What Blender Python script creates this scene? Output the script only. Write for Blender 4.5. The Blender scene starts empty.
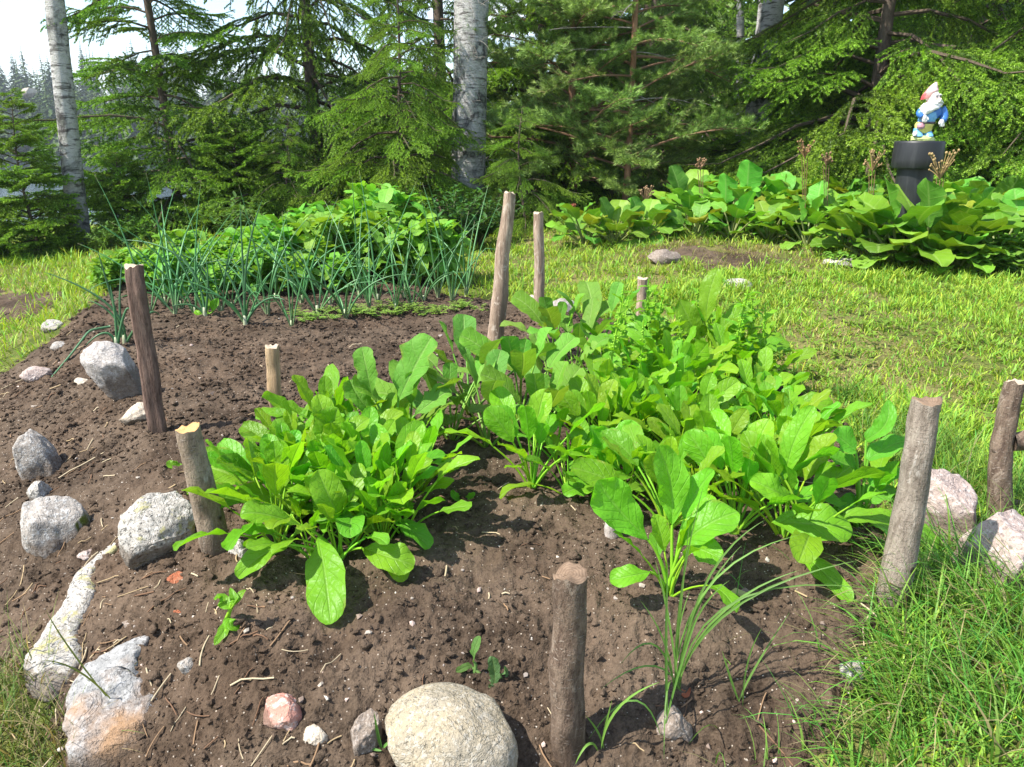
import bpy, math, random
import numpy as np
from mathutils import Vector, Matrix
R = math.radians
PI = math.pi
rng = np.random.default_rng(7)
random.seed(7)
sc = bpy.context.scene
COL = sc.collection

# ------------------------------------------------------------------ camera frame numbers
W_, H_, F_ = 1024, 767, 768.0
CAM = np.array([0.0, 0.0, 0.8]); PITCH = R(17.55)
SUN_EL, SUN_AZ = R(53), R(-112)          # azimuth measured from +Y towards +X: the sun stands to the left
TOSUN = np.array([math.sin(SUN_AZ)*math.cos(SUN_EL), math.cos(SUN_AZ)*math.cos(SUN_EL), math.sin(SUN_EL)])

def ray(px, py):
    a = (px-512)/F_; b = -(py-383.5)/F_
    c, s = math.cos(PITCH), math.sin(PITCH)
    return np.array([a, c + b*s, -s + b*c])

def sstep(a, b, x):
    t = np.clip((np.asarray(x, float)-a)/(b-a), 0, 1)
    return t*t*(3-2*t)

# ------------------------------------------------------------------ noise
_perm = np.random.default_rng(3).permutation(512).astype(np.int64)
_perm = np.concatenate([_perm, _perm, _perm])
_grad = np.random.default_rng(4).normal(size=(512, 3)); _grad /= np.linalg.norm(_grad, axis=1)[:, None]
def pnoise(p):
    p = np.asarray(p, float)
    i = np.floor(p).astype(np.int64); f = p-i; u = f*f*f*(f*(f*6-15)+10)
    i &= 511
    out = np.zeros(len(p))
    for dx in (0, 1):
        for dy in (0, 1):
            for dz in (0, 1):
                h = _perm[_perm[_perm[(i[:, 0]+dx) & 511]+((i[:, 1]+dy) & 511)]+((i[:, 2]+dz) & 511)]
                g = _grad[h & 511]
                d = f-np.array([dx, dy, dz])
                w = (u[:, 0] if dx else 1-u[:, 0])*(u[:, 1] if dy else 1-u[:, 1])*(u[:, 2] if dz else 1-u[:, 2])
                out += w*(g*d).sum(1)
    return out*1.5
def fbm(p, oct=4, lac=2.1, gain=.5):
    p = np.asarray(p, float); s = np.zeros(len(p)); a = 1.0
    for k in range(oct):
        s += a*pnoise(p+k*17.3); p = p*lac; a *= gain
    return s
def n2(x, y, f, seed=0, oct=1):
    x = np.asarray(x, float); sh = x.shape
    p = np.stack([x.ravel()*f, np.asarray(y, float).ravel()*f, np.full(x.size, seed*3.7+.31)], 1)
    return (fbm(p, oct) if oct > 1 else pnoise(p)).reshape(sh)

# ------------------------------------------------------------------ terrain
def edge_x(y):
    return np.interp(y, [.3, .9, 1.4, 3.7, 4.8, 8], [-.10, -.33, -.65, -2.1, -2.55, -3.1])
def H(x, y):
    x = np.asarray(x, float); y = np.asarray(y, float)
    d = np.maximum(0, (edge_x(y)-x)*.84)
    fall = np.interp(y, [2.6, 4.2, 6.5, 8], [1, .75, .45, .3])
    z = -.40*(1-np.exp(-d*1.35))*fall
    d2 = np.maximum(0, 1.15-y)
    z = z - .38*(1-np.exp(-d2*1.2))*(1-.5*sstep(.2, 1, x))
    rise = .042*np.maximum(0, y-1.9)*sstep(-.3, 1.3, x)
    z = z + np.minimum(rise, .32)
    # the bank down to the lake beyond the left trees
    lk = sstep(8.6, 17, y)*sstep(2.2, -.8, x - (y-8)*.12)
    z = z - 3.0*lk
    # ground further off behind the right trees climbs a little, far shore beyond the lake
    z = z + .05*np.maximum(0, np.minimum(y, 60)-11)*sstep(.5, 4, x-(y-8)*.12)
    z = z + 12*sstep(118, 175, y)
    return z

def ground_at(px, py, dz=0.0):
    d = ray(px, py); t = .5; prev = t
    while t < 60:
        p = CAM+d*t
        if p[2] <= float(H(p[0], p[1]))+dz:
            lo, hi = prev, t
            for _ in range(24):
                m = (lo+hi)/2; p = CAM+d*m
                if p[2] <= float(H(p[0], p[1]))+dz: hi = m
                else: lo = m
            return CAM+d*hi
        prev = t; t += .04
    return CAM+d*60
def at_y(px, py, y):
    d = ray(px, py); return CAM+d*(y/d[1])
def depth(p):
    c, s = math.cos(PITCH), math.sin(PITCH)
    q = np.asarray(p)-CAM
    return q[1]*c-q[2]*s
def poly_sd(poly, x, y):
    """signed distance to a closed polygon, positive inside"""
    x = np.asarray(x, float); y = np.asarray(y, float)
    d = np.full(x.shape, 1e9); ins = np.zeros(x.shape, bool)
    n = len(poly)
    for k in range(n):
        ax, ay = poly[k]; bx, by = poly[(k+1) % n]
        ex, ey = bx-ax, by-ay
        t = np.clip(((x-ax)*ex+(y-ay)*ey)/(ex*ex+ey*ey+1e-12), 0, 1)
        d = np.minimum(d, np.hypot(x-ax-t*ex, y-ay-t*ey))
        c = ((ay > y) != (by > y)) & (x < (bx-ax)*(y-ay)/(by-ay+1e-12)+ax)
        ins ^= c
    return np.where(ins, d, -d)

BED_PX = [(-150, 470), (-30, 392), (60, 338), (95, 305), (130, 275), (240, 262), (420, 270), (440, 296), (520, 306), (590, 318), (660, 334), (730, 352),
          (800, 388), (842, 430), (868, 490), (898, 548), (880, 596), (862, 640), (850, 700), (822, 790)]
BED = [tuple(ground_at(*p)[:2]) for p in BED_PX] + [(.52, .55), (-.2, .45), (-.62, .62)] + [tuple(ground_at(*p)[:2]) for p in [(66, 767), (38, 700), (-60, 640), (-260, 600)]]
def soil_mask(x, y):
    return poly_sd(BED, x, y) + n2(x, y, 7, 1)*.035 + n2(x, y, 23, 2)*.018
PATCH = [tuple(ground_at(*p)[:2]) for p in [(640, 250), (700, 243), (790, 252), (830, 262), (760, 272), (690, 270), (640, 262)]]
PATCH_L = [tuple(ground_at(*p)[:2]) for p in [(-80, 290), (-10, 288), (62, 292), (58, 306), (20, 318), (-80, 330)]]

# ------------------------------------------------------------------ mesh builder
class MB:
    def __init__(s): s.v = []; s.f3 = []; s.f4 = []; s.c = []; s.uv = []; s.n = 0
    def add(s, v, quads=None, tris=None, col=None, uv=None):
        v = np.asarray(v, float).reshape(-1, 3); k = len(v)
        s.v.append(v)
        if quads is not None and len(quads): s.f4.append(np.asarray(quads, np.int64)+s.n)
        if tris is not None and len(tris): s.f3.append(np.asarray(tris, np.int64)+s.n)
        if col is None: col = (1, 1, 1)
        col = np.asarray(col, float)
        if col.ndim == 1: col = np.tile(col[:3], (k, 1))
        s.c.append(col[:, :3])
        s.uv.append(np.zeros((k, 3)) if uv is None else np.asarray(uv, float))
        s.n += k
    def mesh(s, name, mat, smooth=True):
        me = bpy.data.meshes.new(name)
        v = np.concatenate(s.v); me.vertices.add(len(v)); me.vertices.foreach_set('co', v.astype(np.float32).ravel())
        f4 = np.concatenate(s.f4) if s.f4 else np.zeros((0, 4), np.int64)
        f3 = np.concatenate(s.f3) if s.f3 else np.zeros((0, 3), np.int64)
        nl = f4.size+f3.size; me.loops.add(nl)
        me.loops.foreach_set('vertex_index', np.concatenate([f4.ravel(), f3.ravel()]).astype(np.int32))
        npoly = len(f4)+len(f3); me.polygons.add(npoly)
        st = np.concatenate([np.arange(len(f4))*4, f4.size+np.arange(len(f3))*3]).astype(np.int32)
        me.polygons.foreach_set('loop_start', st)
        me.polygons.foreach_set('use_smooth', np.full(npoly, smooth))
        a = me.attributes.new('col', 'FLOAT_COLOR', 'POINT')
        a.data.foreach_set('color', np.concatenate([np.concatenate(s.c), np.ones((len(v), 1))], 1).astype(np.float32).ravel())
        a = me.attributes.new('luv', 'FLOAT_VECTOR', 'POINT')
        a.data.foreach_set('vector', np.concatenate(s.uv).astype(np.float32).ravel())
        me.update(calc_edges=True); me.validate()
        if mat: me.materials.append(mat)
        return me
    def build(s, name, mat, parent=None, smooth=True):
        o = bpy.data.objects.new(name, s.mesh(name, mat, smooth)); COL.objects.link(o)
        if parent: o.parent = parent
        return o

def tag(o, label=None, cat=None, group=None, kind=None):
    if label: o['label'] = label
    if cat: o['category'] = cat
    if group: o['group'] = group
    if kind: o['kind'] = kind
    return o
def thing(name, label, cat, loc=(0, 0, 0), rz=0.0, group=None, scale=1.0):
    o = bpy.data.objects.new(name, None); COL.objects.link(o); o.empty_display_size = .05
    o.location = [float(a) for a in loc]; o.rotation_euler = (0, 0, rz); o.scale = (scale,)*3
    return tag(o, label, cat, group)
def inst(name, mesh, parent=None, loc=(0, 0, 0), rot=(0, 0, 0), scale=1.0):
    o = bpy.data.objects.new(name, mesh); COL.objects.link(o)
    o.location = [float(a) for a in loc]; o.rotation_euler = rot; o.scale = (scale,)*3 if np.isscalar(scale) else scale
    if parent: o.parent = parent
    return o

def norm(v):
    v = np.asarray(v, float); return v/(np.linalg.norm(v, axis=-1, keepdims=True)+1e-12)
def tube(mb, pts, rad, k=6, col=(1, 1, 1), cap=True, uvn=False, jitter=0, seed=0):
    """closed tube along a polyline; radius per point"""
    pts = np.asarray(pts, float); n = len(pts)
    rad = np.full(n, rad) if np.isscalar(rad) else np.asarray(rad, float)
    T = norm(np.gradient(pts, axis=0))
    ref = np.array([0, 0, 1.0]) if abs(T[:, 2]).mean() < .8 else np.array([0, 1.0, 0])
    S = norm(np.cross(T, ref)); U = np.cross(S, T)
    th = np.arange(k)*2*PI/k
    ring = S[:, None]*np.cos(th)[None, :, None]+U[:, None]*np.sin(th)[None, :, None]
    rr = rad[:, None]*np.ones((n, k))
    if jitter:
        q = (pts[:, None]+ring*rad[:, None, None]).reshape(-1, 3)
        rr = rr*(1+jitter*fbm(q/(rad.mean()*2.2)+seed, 3).reshape(n, k))
    v = (pts[:, None]+ring*rr[..., None]).reshape(-1, 3)
    i = np.arange(n-1)[:, None]*k; j = np.arange(k)[None]; j2 = (j+1) % k
    q = np.stack([i+j, i+k+j, i+k+j2, i+j2], -1).reshape(-1, 4)   # outward for S,U order
    q = q[:, ::-1]
    c = np.asarray(col, float)
    if c.ndim == 2: c = np.repeat(c, k, 0)
    uv = np.stack([np.repeat(np.linspace(0, 1, n), k), np.tile(th, n), np.zeros(n*k)], 1)
    tr = None
    if cap:
        v = np.concatenate([v, pts[:1], pts[-1:]]); a = n*k
        jj = np.arange(k); j3 = (jj+1) % k
        tr = np.concatenate([np.stack([jj, np.full(k, a), j3], 1)[:, ::-1], np.stack([(n-1)*k+jj, (n-1)*k+j3, np.full(k, a+1)], 1)])
        uv = np.concatenate([uv, [[0, 0, 0], [1, 0, 0]]])
        if c.ndim == 2: c = np.concatenate([c, c[:1], c[-1:]])
    mb.add(v, q, tr, c, uv)

PROF = {
    'spoon': lambda u: np.where(u < .62, np.sin(np.clip(u/.62, 0, 1)*PI/2)**.85, np.sqrt(np.clip(1-((u-.62)/.38)**2.1, 0, 1))),
    'ovate': lambda u: (u**.40)*((1-u)**.62)*2.0,
    'round': lambda u: np.sqrt(np.clip(1-(2*u-1)**2, 0, 1)),
    'lance': lambda u: (u**.6)*((1-u)**.8)*2.6*.95,
    'lobed': lambda u: ((u**.8)*((1-u)**.38)*2.05)*(1-.16*np.abs(np.sin(u*PI*4.5))*(u < .93)),
    'arrow': lambda u: np.where(u < .12, .6+.4*u/.12, ((1-u)/.88)**.8),
}
def leaf(mb, pts, W, nh, prof='spoon', fold=.25, wave=.1, m=3, col=(1, 1, 1), r=None, cup=0.0, pucker=0.0):
    """leaf blade along pts (n,3); nh: upper-face direction"""
    r = r or random
    pts = np.asarray(pts, float); n = len(pts)
    u = (1-np.cos(np.linspace(0, 1, n)*PI))/2
    if n > 4:
        pts = np.stack([np.interp(u, np.linspace(0, 1, n), pts[:, q]) for q in range(3)], 1)
    else: u = np.linspace(0, 1, n)
    w = W/2*PROF[prof](np.clip(u, .001, .9995))
    T = norm(np.gradient(pts, axis=0)); S = norm(np.cross(T, np.asarray(nh, float))); N = np.cross(S, T)
    v = np.linspace(-1, 1, 2*m+1)
    ph = r.uniform(0, 6.28); ph2 = r.uniform(0, 6.28); fr = r.uniform(1.6, 2.8)
    off = v[None]*w[:, None]
    hgt = np.abs(off)*fold - cup*(v[None]**2)*w[:, None]
    hgt = hgt+wave*W*(v[None]**2)*np.sin(u[:, None]*fr*2*PI+np.where(v > 0, ph, ph2)[None])*np.minimum(1, w[:, None]/(W*.2+1e-9))
    if pucker:
        hgt = hgt+pucker*W*np.abs(np.sin((u[:, None]*7-np.abs(v[None])*1.6)*PI))*(1-np.abs(v[None]))*np.minimum(1, np.abs(v[None])*4)*(w[:, None]/(W*.5))
    P = pts[:, None]+S[:, None]*off[..., None]*np.sqrt(max(.2, 1-fold*fold*.6))+N[:, None]*hgt[..., None]
    k = 2*m+1
    i = np.arange(n-1)[:, None]*k; j = np.arange(k-1)[None]
    q = np.stack([i+j, i+j+1, i+k+j+1, i+k+j], -1).reshape(-1, 4)
    uv = np.stack([np.repeat(u, k), np.tile(v, n), np.full(n*k, W)], 1)
    mb.add(P.reshape(-1, 3), q, None, col, uv)
def arc(P0, az, e0, bend, L, n, side=0.0):
    """polyline that starts at P0 heading az at elevation e0 and bends by `bend` (rad) over its length"""
    s = np.linspace(0, 1, n); e = e0+bend*s; a = az+side*s
    d = np.stack([np.cos(e)*np.cos(a), np.cos(e)*np.sin(a), np.sin(e)], 1)*(L/(n-1))
    p = np.concatenate([np.zeros((1, 3)), np.cumsum((d[:-1]+d[1:])/2, 0)])+np.asarray(P0, float)
    return p
def upn(pts, az):
    """upper-face direction for a leaf on an arc"""
    T = norm(pts[-1]-pts[0]); S = np.array([-math.sin(az), math.cos(az), 0])
    return np.cross(T, S)
def bez(a, b, c, n):
    t = np.linspace(0, 1, n)[:, None]; return (1-t)**2*np.asarray(a)+2*t*(1-t)*np.asarray(b)+t*t*np.asarray(c)

# ------------------------------------------------------------------ materials
class NT:
    def __init__(s, name):
        s.m = bpy.data.materials.new(name); s.m.use_nodes = True; s.t = s.m.node_tree; s.t.nodes.clear()
        s.out = s.t.nodes.new('ShaderNodeOutputMaterial')
    def n(s, typ, ins=None, **kw):
        o = s.t.nodes.new('ShaderNode'+typ)
        for k, v in kw.items(): setattr(o, k, v)
        for k, v in (ins or {}).items():
            if hasattr(v, 'is_output'): s.t.links.new(v, o.inputs[k])
            else: o.inputs[k].default_value = v
        return o
    def math(s, op, a, b=0.0, clamp=False):
        return s.n('Math', {0: a, 1: b}, operation=op, use_clamp=clamp).outputs[0]
    def mix(s, f, a, b, mode='MIX'):
        def c(x): return x if hasattr(x, 'is_output') else (tuple(x)+(1,) if len(x) == 3 else x)
        return s.n('Mix', {0: f, 6: c(a), 7: c(b)}, data_type='RGBA', blend_type=mode).outputs[2]
    def noise(s, scale, detail=4, rough=.55, vec=None, dist=0.0, out=0):
        i = {'Scale': scale, 'Detail': detail, 'Roughness': rough, 'Distortion': dist}
        if vec is not None: i['Vector'] = vec
        return s.n('TexNoise', i).outputs[out]
    def ramp(s, f, stops):
        r = s.n('ValToRGB', {0: f}); e = r.color_ramp.elements
        while len(e) < len(stops): e.new(.5)
        for x, (p, c) in zip(e, stops):
            x.position = p; x.color = (c, c, c, 1) if np.isscalar(c) else tuple(c)+(1,)
        return r.outputs[0]
    def attr(s, name, out='Color'): return s.n('Attribute', attribute_name=name).outputs[out]
    def obj(s): return s.n('TexCoord').outputs['Object']
    def gen(s): return s.n('TexCoord').outputs['Generated']
    def pos(s): return s.n('NewGeometry').outputs['Position']
    def map(s, vec, scale): return s.n('Mapping', {'Vector': vec, 'Scale': scale}).outputs[0]
    def bump(s, h, strength=.3, dist=.01, nrm=None):
        i = {'Height': h, 'Strength': strength, 'Distance': dist}
        if nrm is not None: i['Normal'] = nrm
        return s.n('Bump', i).outputs[0]
    def pr(s, col, rough=.8, nrm=None, spec=.3, **kw):
        i = {'Base Color': col if hasattr(col, 'is_output') else tuple(col)+(1,), 'Roughness': rough, 'Specular IOR Level': spec}
        if nrm is not None: i['Normal'] = nrm
        i.update(kw)
        return s.n('BsdfPrincipled', i).outputs[0]
    def end(s, sh): s.t.links.new(sh, s.out.inputs[0]); return s.m
    def leafy(s, col, tcol, f=.4, rough=.45, nrm=None, spec=.35):
        a = s.pr(col, rough, nrm, spec)
        i = {'Color': tcol}
        if nrm is not None: i['Normal'] = nrm
        b = s.n('BsdfTranslucent', i).outputs[0]
        return s.n('MixShader', {0: f, 1: a, 2: b}).outputs[0]

def mat_leaf(name, vein=.35, nv=8.0, rough=.42, f=.42, tint=(1.25, 1.1, .45), spec=.35, bump=.35, skew=1.3):
    t = NT(name)
    col = t.attr('col')
    s = t.n('SeparateXYZ', {0: t.attr('luv', 'Vector')})
    av = t.math('ABSOLUTE', s.outputs[1])
    mid = t.n('MapRange', {0: av, 1: .03, 2: .11, 3: 1.0, 4: 0.0}).outputs[0]
    ph = t.math('SUBTRACT', t.math('MULTIPLY', s.outputs[0], nv), t.math('MULTIPLY', av, skew))
    fr = t.math('ABSOLUTE', t.math('SUBTRACT', t.math('FRACT', ph), .5))
    sv = t.n('MapRange', {0: fr, 1: 0.0, 2: .10, 3: 1.0, 4: 0.0}).outputs[0]
    pos = t.obj()
    blot = t.noise(28, 3, .6, pos)
    col = t.mix(t.math('MULTIPLY', t.ramp(blot, [(.38, 0), (.68, 1)]), .38), col, t.mix(1.0, col, (.62, .74, .6), 'MULTIPLY'))
    ri = t.n('ObjectInfo').outputs['Random']
    hs = t.n('HueSaturation', {'Hue': t.n('MapRange', {0: ri, 3: .488, 4: .512}).outputs[0], 'Saturation': 1.0, 'Value': t.n('MapRange', {0: ri, 3: .88, 4: 1.12}).outputs[0], 'Color': col}).outputs[0]
    spots = t.ramp(t.noise(95, 3, .6, pos), [(.70, 0), (.735, 1)]); hs = t.mix(t.math('MULTIPLY', spots, .65), hs, (.20, .16, .05))
    edge = t.math('MULTIPLY', t.n('MapRange', {0: av, 1: .8, 2: 1.0}).outputs[0], t.ramp(t.noise(30, 2, .5, pos), [(.56, 0), (.66, 1)])); hs = t.mix(t.math('MULTIPLY', edge, .55), hs, (.34, .33, .06))
    v = t.math('MAXIMUM', mid, t.math('MULTIPLY', sv, .55))
    c2 = t.mix(t.math('MULTIPLY', v, vein), hs, t.mix(.5, hs, (.42, .55, .2)))
    hgt = t.math('ADD', t.math('MULTIPLY', v, -1.0), t.math('MULTIPLY', t.noise(75, 2, .5, pos, .6), 1.8))
    nr = t.bump(hgt, bump, .003)
    tc = t.mix(1.0, c2, tint, 'MULTIPLY')
    return t.end(t.leafy(c2, tc, f, rough, nr, spec))

def mat_simple_leaf(name, f=.35, rough=.5, tint=(1.2, 1.1, .5), spec=.3, var=.18):
    t = NT(name); col = t.attr('col')
    ri = t.n('ObjectInfo').outputs['Random']
    col = t.n('HueSaturation', {'Hue': t.n('MapRange', {0: ri, 3: .49, 4: .51}).outputs[0], 'Value': t.n('MapRange', {0: ri, 3: 1-var, 4: 1+var}).outputs[0], 'Color': col}).outputs[0]
    return t.end(t.leafy(col, t.mix(1.0, col, tint, 'MULTIPLY'), f, rough, None, spec))

def mat_soil(name, base=((.032, .022, .0145), (.150, .108, .075)), specks=True):
    t = NT(name); p = t.pos()
    a = t.noise(5, 5, .6, p); b = t.noise(45, 4, .65, p); c = t.noise(220, 3, .6, p)
    f = t.math('ADD', t.math('MULTIPLY', a, .45), t.math('ADD', t.math('MULTIPLY', b, .35), t.math('MULTIPLY', c, .3)))
    col = t.ramp(f, [(.42, base[0]), (.55, tuple((np.array(base[0])+np.array(base[1]))*.52)), (.72, base[1])])
    damp = t.ramp(t.noise(3.4, 5, .6, p, .5), [(.47, 0), (.60, 1)]); col = t.mix(t.math('MULTIPLY', damp, .55), col, t.mix(1.0, col, (.50, .47, .45), 'MULTIPLY'))
    red = t.ramp(t.noise(2.3, 3, .5, p), [(.45, 0), (.7, 1)])
    col = t.mix(t.math('MULTIPLY', red, .45), col, t.mix(1.0, col, (1.12, .98, .90), 'MULTIPLY'))
    if specks:
        vo = t.n('TexVoronoi', {'Vector': p, 'Scale': 190.0, 'Randomness': 1.0})
        on = t.math('MULTIPLY', t.math('LESS_THAN', vo.outputs['Distance'], .26), t.math('GREATER_THAN', t.n('SeparateColor', {0: vo.outputs['Color']}).outputs[0], .90))
        col = t.mix(t.math('MULTIPLY', on, .8), col, (.42, .36, .29))
    h = t.math('ADD', t.math('MULTIPLY', b, .9), t.math('MULTIPLY', c, .45))
    nr = t.bump(h, .8, .012)
    return t.end(t.pr(col, .95, nr, .12))

def mat_stone(name, c1, c2, speck=(.04, .04, .04), pale=(.62, .6, .57), stain=None, lichen=None, fs=1.0, blackamt=.5, moss=False):
    t = NT(name); p = t.obj()
    a = t.noise(9*fs, 5, .6, p); g = t.noise(110*fs, 3, .7, p); g2 = t.noise(170*fs, 2, .6, t.n('VectorMath', {0: p, 1: (3.1, 1.7, 9.2)}, operation='ADD').outputs[0])
    col = t.mix(t.ramp(a, [(.35, 0), (.65, 1)]), c1, c2)
    col = t.mix(t.math('MULTIPLY', t.ramp(g, [(.52, 0), (.6, 1)]), .75), col, pale)
    col = t.mix(t.math('MULTIPLY', t.ramp(g2, [(.57, 0), (.63, 1)]), blackamt), col, speck)
    if stain: col = t.mix(t.math('MULTIPLY', t.ramp(t.noise(6*fs, 4, .6, p, .4), [(.46, 0), (.62, 1)]), .85), col, stain)
    if lichen: col = t.mix(t.ramp(t.noise(24*fs, 4, .65, p, .6), [(.57, 0), (.64, 1)]), col, lichen)
    if moss:
        z = t.n('SeparateXYZ', {0: t.n('NewGeometry').outputs['Normal']}).outputs[0]
        mk = t.math('MULTIPLY', t.ramp(t.noise(20*fs, 4, .6, p), [(.45, 0), (.58, 1)]), t.ramp(z, [(.55, 0), (.8, 1)]))
        col = t.mix(mk, col, (.10, .12, .02))
    # soil clinging to the foot
    d = t.noise(32, 4, .6, p)
    z = t.n('SeparateXYZ', {0: t.gen()}).outputs[2]
    so = t.ramp(t.math('ADD', z, t.math('MULTIPLY', t.math('SUBTRACT', d, .5), .5)), [(.44, 1), (.54, 0)])
    col = t.mix(t.math('MULTIPLY', so, .7), col, (.10, .07, .048))
    h = t.math('ADD', t.math('MULTIPLY', t.noise(38*fs, 6, .7, p), 1.0), t.math('MULTIPLY', g, .5))
    h = t.math('ADD', h, t.math('MULTIPLY', t.ramp(t.noise(14*fs, 5, .75, p, .8), [(.48, 0), (.53, 1)]), .22))
    return t.end(t.pr(col, .88, t.bump(h, .8, .009), .2))

def mat_bark(name, c1, c2, dark=(.03, .02, .015), stretch=.25, scale=60, lent=True, rough=.85, pale=None, foot=False):
    t = NT(name); p = t.map(t.obj(), (1, 1, stretch))
    a = t.noise(scale, 6, .7, p, .3); b = t.noise(scale*.25, 4, .6, p); f = t.noise(scale*4, 3, .65, t.map(t.obj(), (1, 1, min(1, stretch*1.6))))
    col = t.mix(t.ramp(a, [(.38, 0), (.60, 1)]), c1, c2)
    col = t.mix(t.math('MULTIPLY', t.ramp(b, [(.5, 0), (.62, 1)]), .65), col, dark)
    col = t.mix(t.math('MULTIPLY', t.ramp(f, [(.54, 0), (.66, 1)]), .45), col, t.mix(1.0, col, (.45, .42, .40), 'MULTIPLY'))
    if pale: col = t.mix(t.math('MULTIPLY', t.ramp(t.noise(scale*.4, 4, .7, t.map(t.obj(), (1, 1, .5)), .8), [(.57, 0), (.62, 1)]), .75), col, pale)
    h = t.math('ADD', a, t.math('MULTIPLY', f, .5))
    if lent:
        q = t.map(t.obj(), (1, 1, 4.5)); l = t.noise(scale*1.1, 2, .5, q)
        lm = t.ramp(l, [(.62, 0), (.66, 1)])
        col = t.mix(t.math('MULTIPLY', lm, .7), col, (.32, .26, .21)); h = t.math('ADD', h, t.math('MULTIPLY', lm, .5))
        kn = t.n('TexVoronoi', {'Vector': t.obj(), 'Scale': 13.0}).outputs['Distance']
        km = t.ramp(kn, [(.05, 1), (.11, 0)]); col = t.mix(t.math('MULTIPLY', km, .85), col, (.035, .024, .018)); h = t.math('ADD', h, t.math('MULTIPLY', km, .8))
    if foot:
        z = t.n('SeparateXYZ', {0: t.obj()}).outputs[2]
        zm = t.ramp(t.math('ADD', t.math('MULTIPLY', z, 10), t.math('MULTIPLY', t.noise(30, 4, .65, t.obj()), .9)), [(.45, 1), (.95, 0)])
        col = t.mix(t.math('MULTIPLY', zm, .7), col, (.075, .052, .037))
    return t.end(t.pr(col, rough, t.bump(h, .9, .006), .2))
def mat_cut(name, c1, c2, ringscale=170):
    t = NT(name); p = t.obj()
    s = t.n('SeparateXYZ', {0: t.attr('luv', 'Vector')})
    ring = t.math('SINE', t.math('ADD', t.math('MULTIPLY', s.outputs[0], 34), t.math('MULTIPLY', t.noise(40, 3, .6, p), 5)))
    col = t.mix(t.math('MULTIPLY', t.math('ADD', ring, 1), .28), c1, c2)
    col = t.mix(t.math('MULTIPLY', t.ramp(t.noise(70, 4, .7, p), [(.45, 0), (.7, 1)]), .5), col, t.mix(1.0, c2, (.55, .5, .45), 'MULTIPLY'))
    return t.end(t.pr(col, .8, t.bump(t.noise(300, 3, .6, p), .4, .002), .2))

def mat_birch(name, base=(.62, .60, .56), darkness=.5, foot=(.05, .045, .04), lichen=.3):
    t = NT(name); p = t.obj()
    q = t.map(p, (1, 1, 5.0)); l = t.noise(7, 5, .65, q); fine = t.noise(40, 4, .65, q)
    pat = t.noise(6, 5, .65, t.map(p, (1, 1, .8)), .6)
    col = t.mix(t.ramp(fine, [(.4, 0), (.7, 1)]), base, tuple(np.array(base)*.68))
    col = t.mix(t.ramp(l, [(.60-.1*darkness, 0), (.66-.06*darkness, .9)]), col, (.07, .06, .055))
    col = t.mix(t.math('MULTIPLY', t.ramp(pat, [(.60-.14*darkness, 0), (.68-.1*darkness, 1)]), .9), col, (.045, .042, .04))
    col = t.mix(t.math('MULTIPLY', t.ramp(t.noise(22, 5, .7, p), [(.5, 0), (.62, 1)]), lichen), col, (.27, .29, .24))
    s = t.n('SeparateXYZ', {0: p}).outputs[2]
    ft = t.ramp(t.math('ADD', s, t.math('MULTIPLY', pat, .9)), [(.55, 1), (1.0, 0)])
    col = t.mix(t.math('MULTIPLY', ft, .7), col, foot)
    h = t.math('ADD', l, fine)
    return t.end(t.pr(col, .75, t.bump(h, .7, .02), .25))

def mat_flat(name, col, rough=.6, spec=.3, var=.25, scale=60, bump=.2, **kw):
    t = NT(name); p = t.obj(); a = t.noise(scale, 4, .6, p)
    c = t.mix(t.math('MULTIPLY', t.ramp(a, [(.4, 0), (.7, 1)]), var), col, tuple(np.array(col)*.55))
    return t.end(t.pr(c, rough, t.bump(a, bump, .002), spec, **kw))

M = {}
M['soil'] = mat_soil('soil')
M['crumb'] = mat_soil('soil_crumb', ((.036, .025, .0165), (.155, .112, .079)), False)
M['needle'] = mat_simple_leaf('spruce_needles', .32, .5, (1.15, 1.15, .5), .3, .16)
M['pine'] = mat_simple_leaf('pine_needles', .2, .5, (1.1, 1.1, .6), .3, .12)
M['broad'] = mat_simple_leaf('tree_leaves', .4, .45, (1.25, 1.15, .4), .3, .15)
M['grass'] = mat_simple_leaf('grass_blades', .35, .5, (1.2, 1.1, .5), .25, 0)
M['spinach'] = mat_leaf('spinach_leaf', .28, 6.0, .42, .5, (1.2, 1.2, .4), .3, .55, 1.9)
M['radish'] = mat_leaf('radish_leaf', .45, 7, .6, .42, (1.25, 1.1, .45), .2, .6)
M['bergenia'] = mat_leaf('bergenia_leaf', .5, 6, .45, .32, (1.15, 1.1, .35), .25, .5, .9)
M['potato'] = mat_leaf('potato_leaf', .35, 6, .5, .38, (1.2, 1.1, .45), .25, .5)
M['onion'] = mat_simple_leaf('onion_leaf', .15, .4, (1.1, 1.1, .6), .4, .12)
M['stem'] = mat_simple_leaf('green_stem', .2, .45, (1.1, 1.1, .6), .35, .1)
M['dry'] = mat_flat('dry_stalk', (.30, .19, .085), .8, .15, .4, 120)
M['barkdark'] = mat_bark('spruce_bark', (.085, .062, .048), (.17, .13, .10), (.03, .025, .02), .35, 30, False)
M['barkpine'] = mat_bark('pine_bark', (.20, .105, .062), (.34, .185, .105), (.09, .05, .03), .4, 26, False)
M['twigbark'] = mat_bark('dead_twig_bark', (.24, .21, .18), (.36, .33, .29), (.1, .08, .07), .3, 40, False)
M['birch'] = mat_birch('birch_bark', (.56, .54, .51), .75, lichen=.45)
M['birchdark'] = mat_birch('old_birch_bark', (.52, .50, .48), .75, (.04, .035, .03), .5)
M['birchbig'] = mat_birch('big_birch_bark', (.50, .48, .46), .80, (.06, .055, .05), .9)
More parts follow.
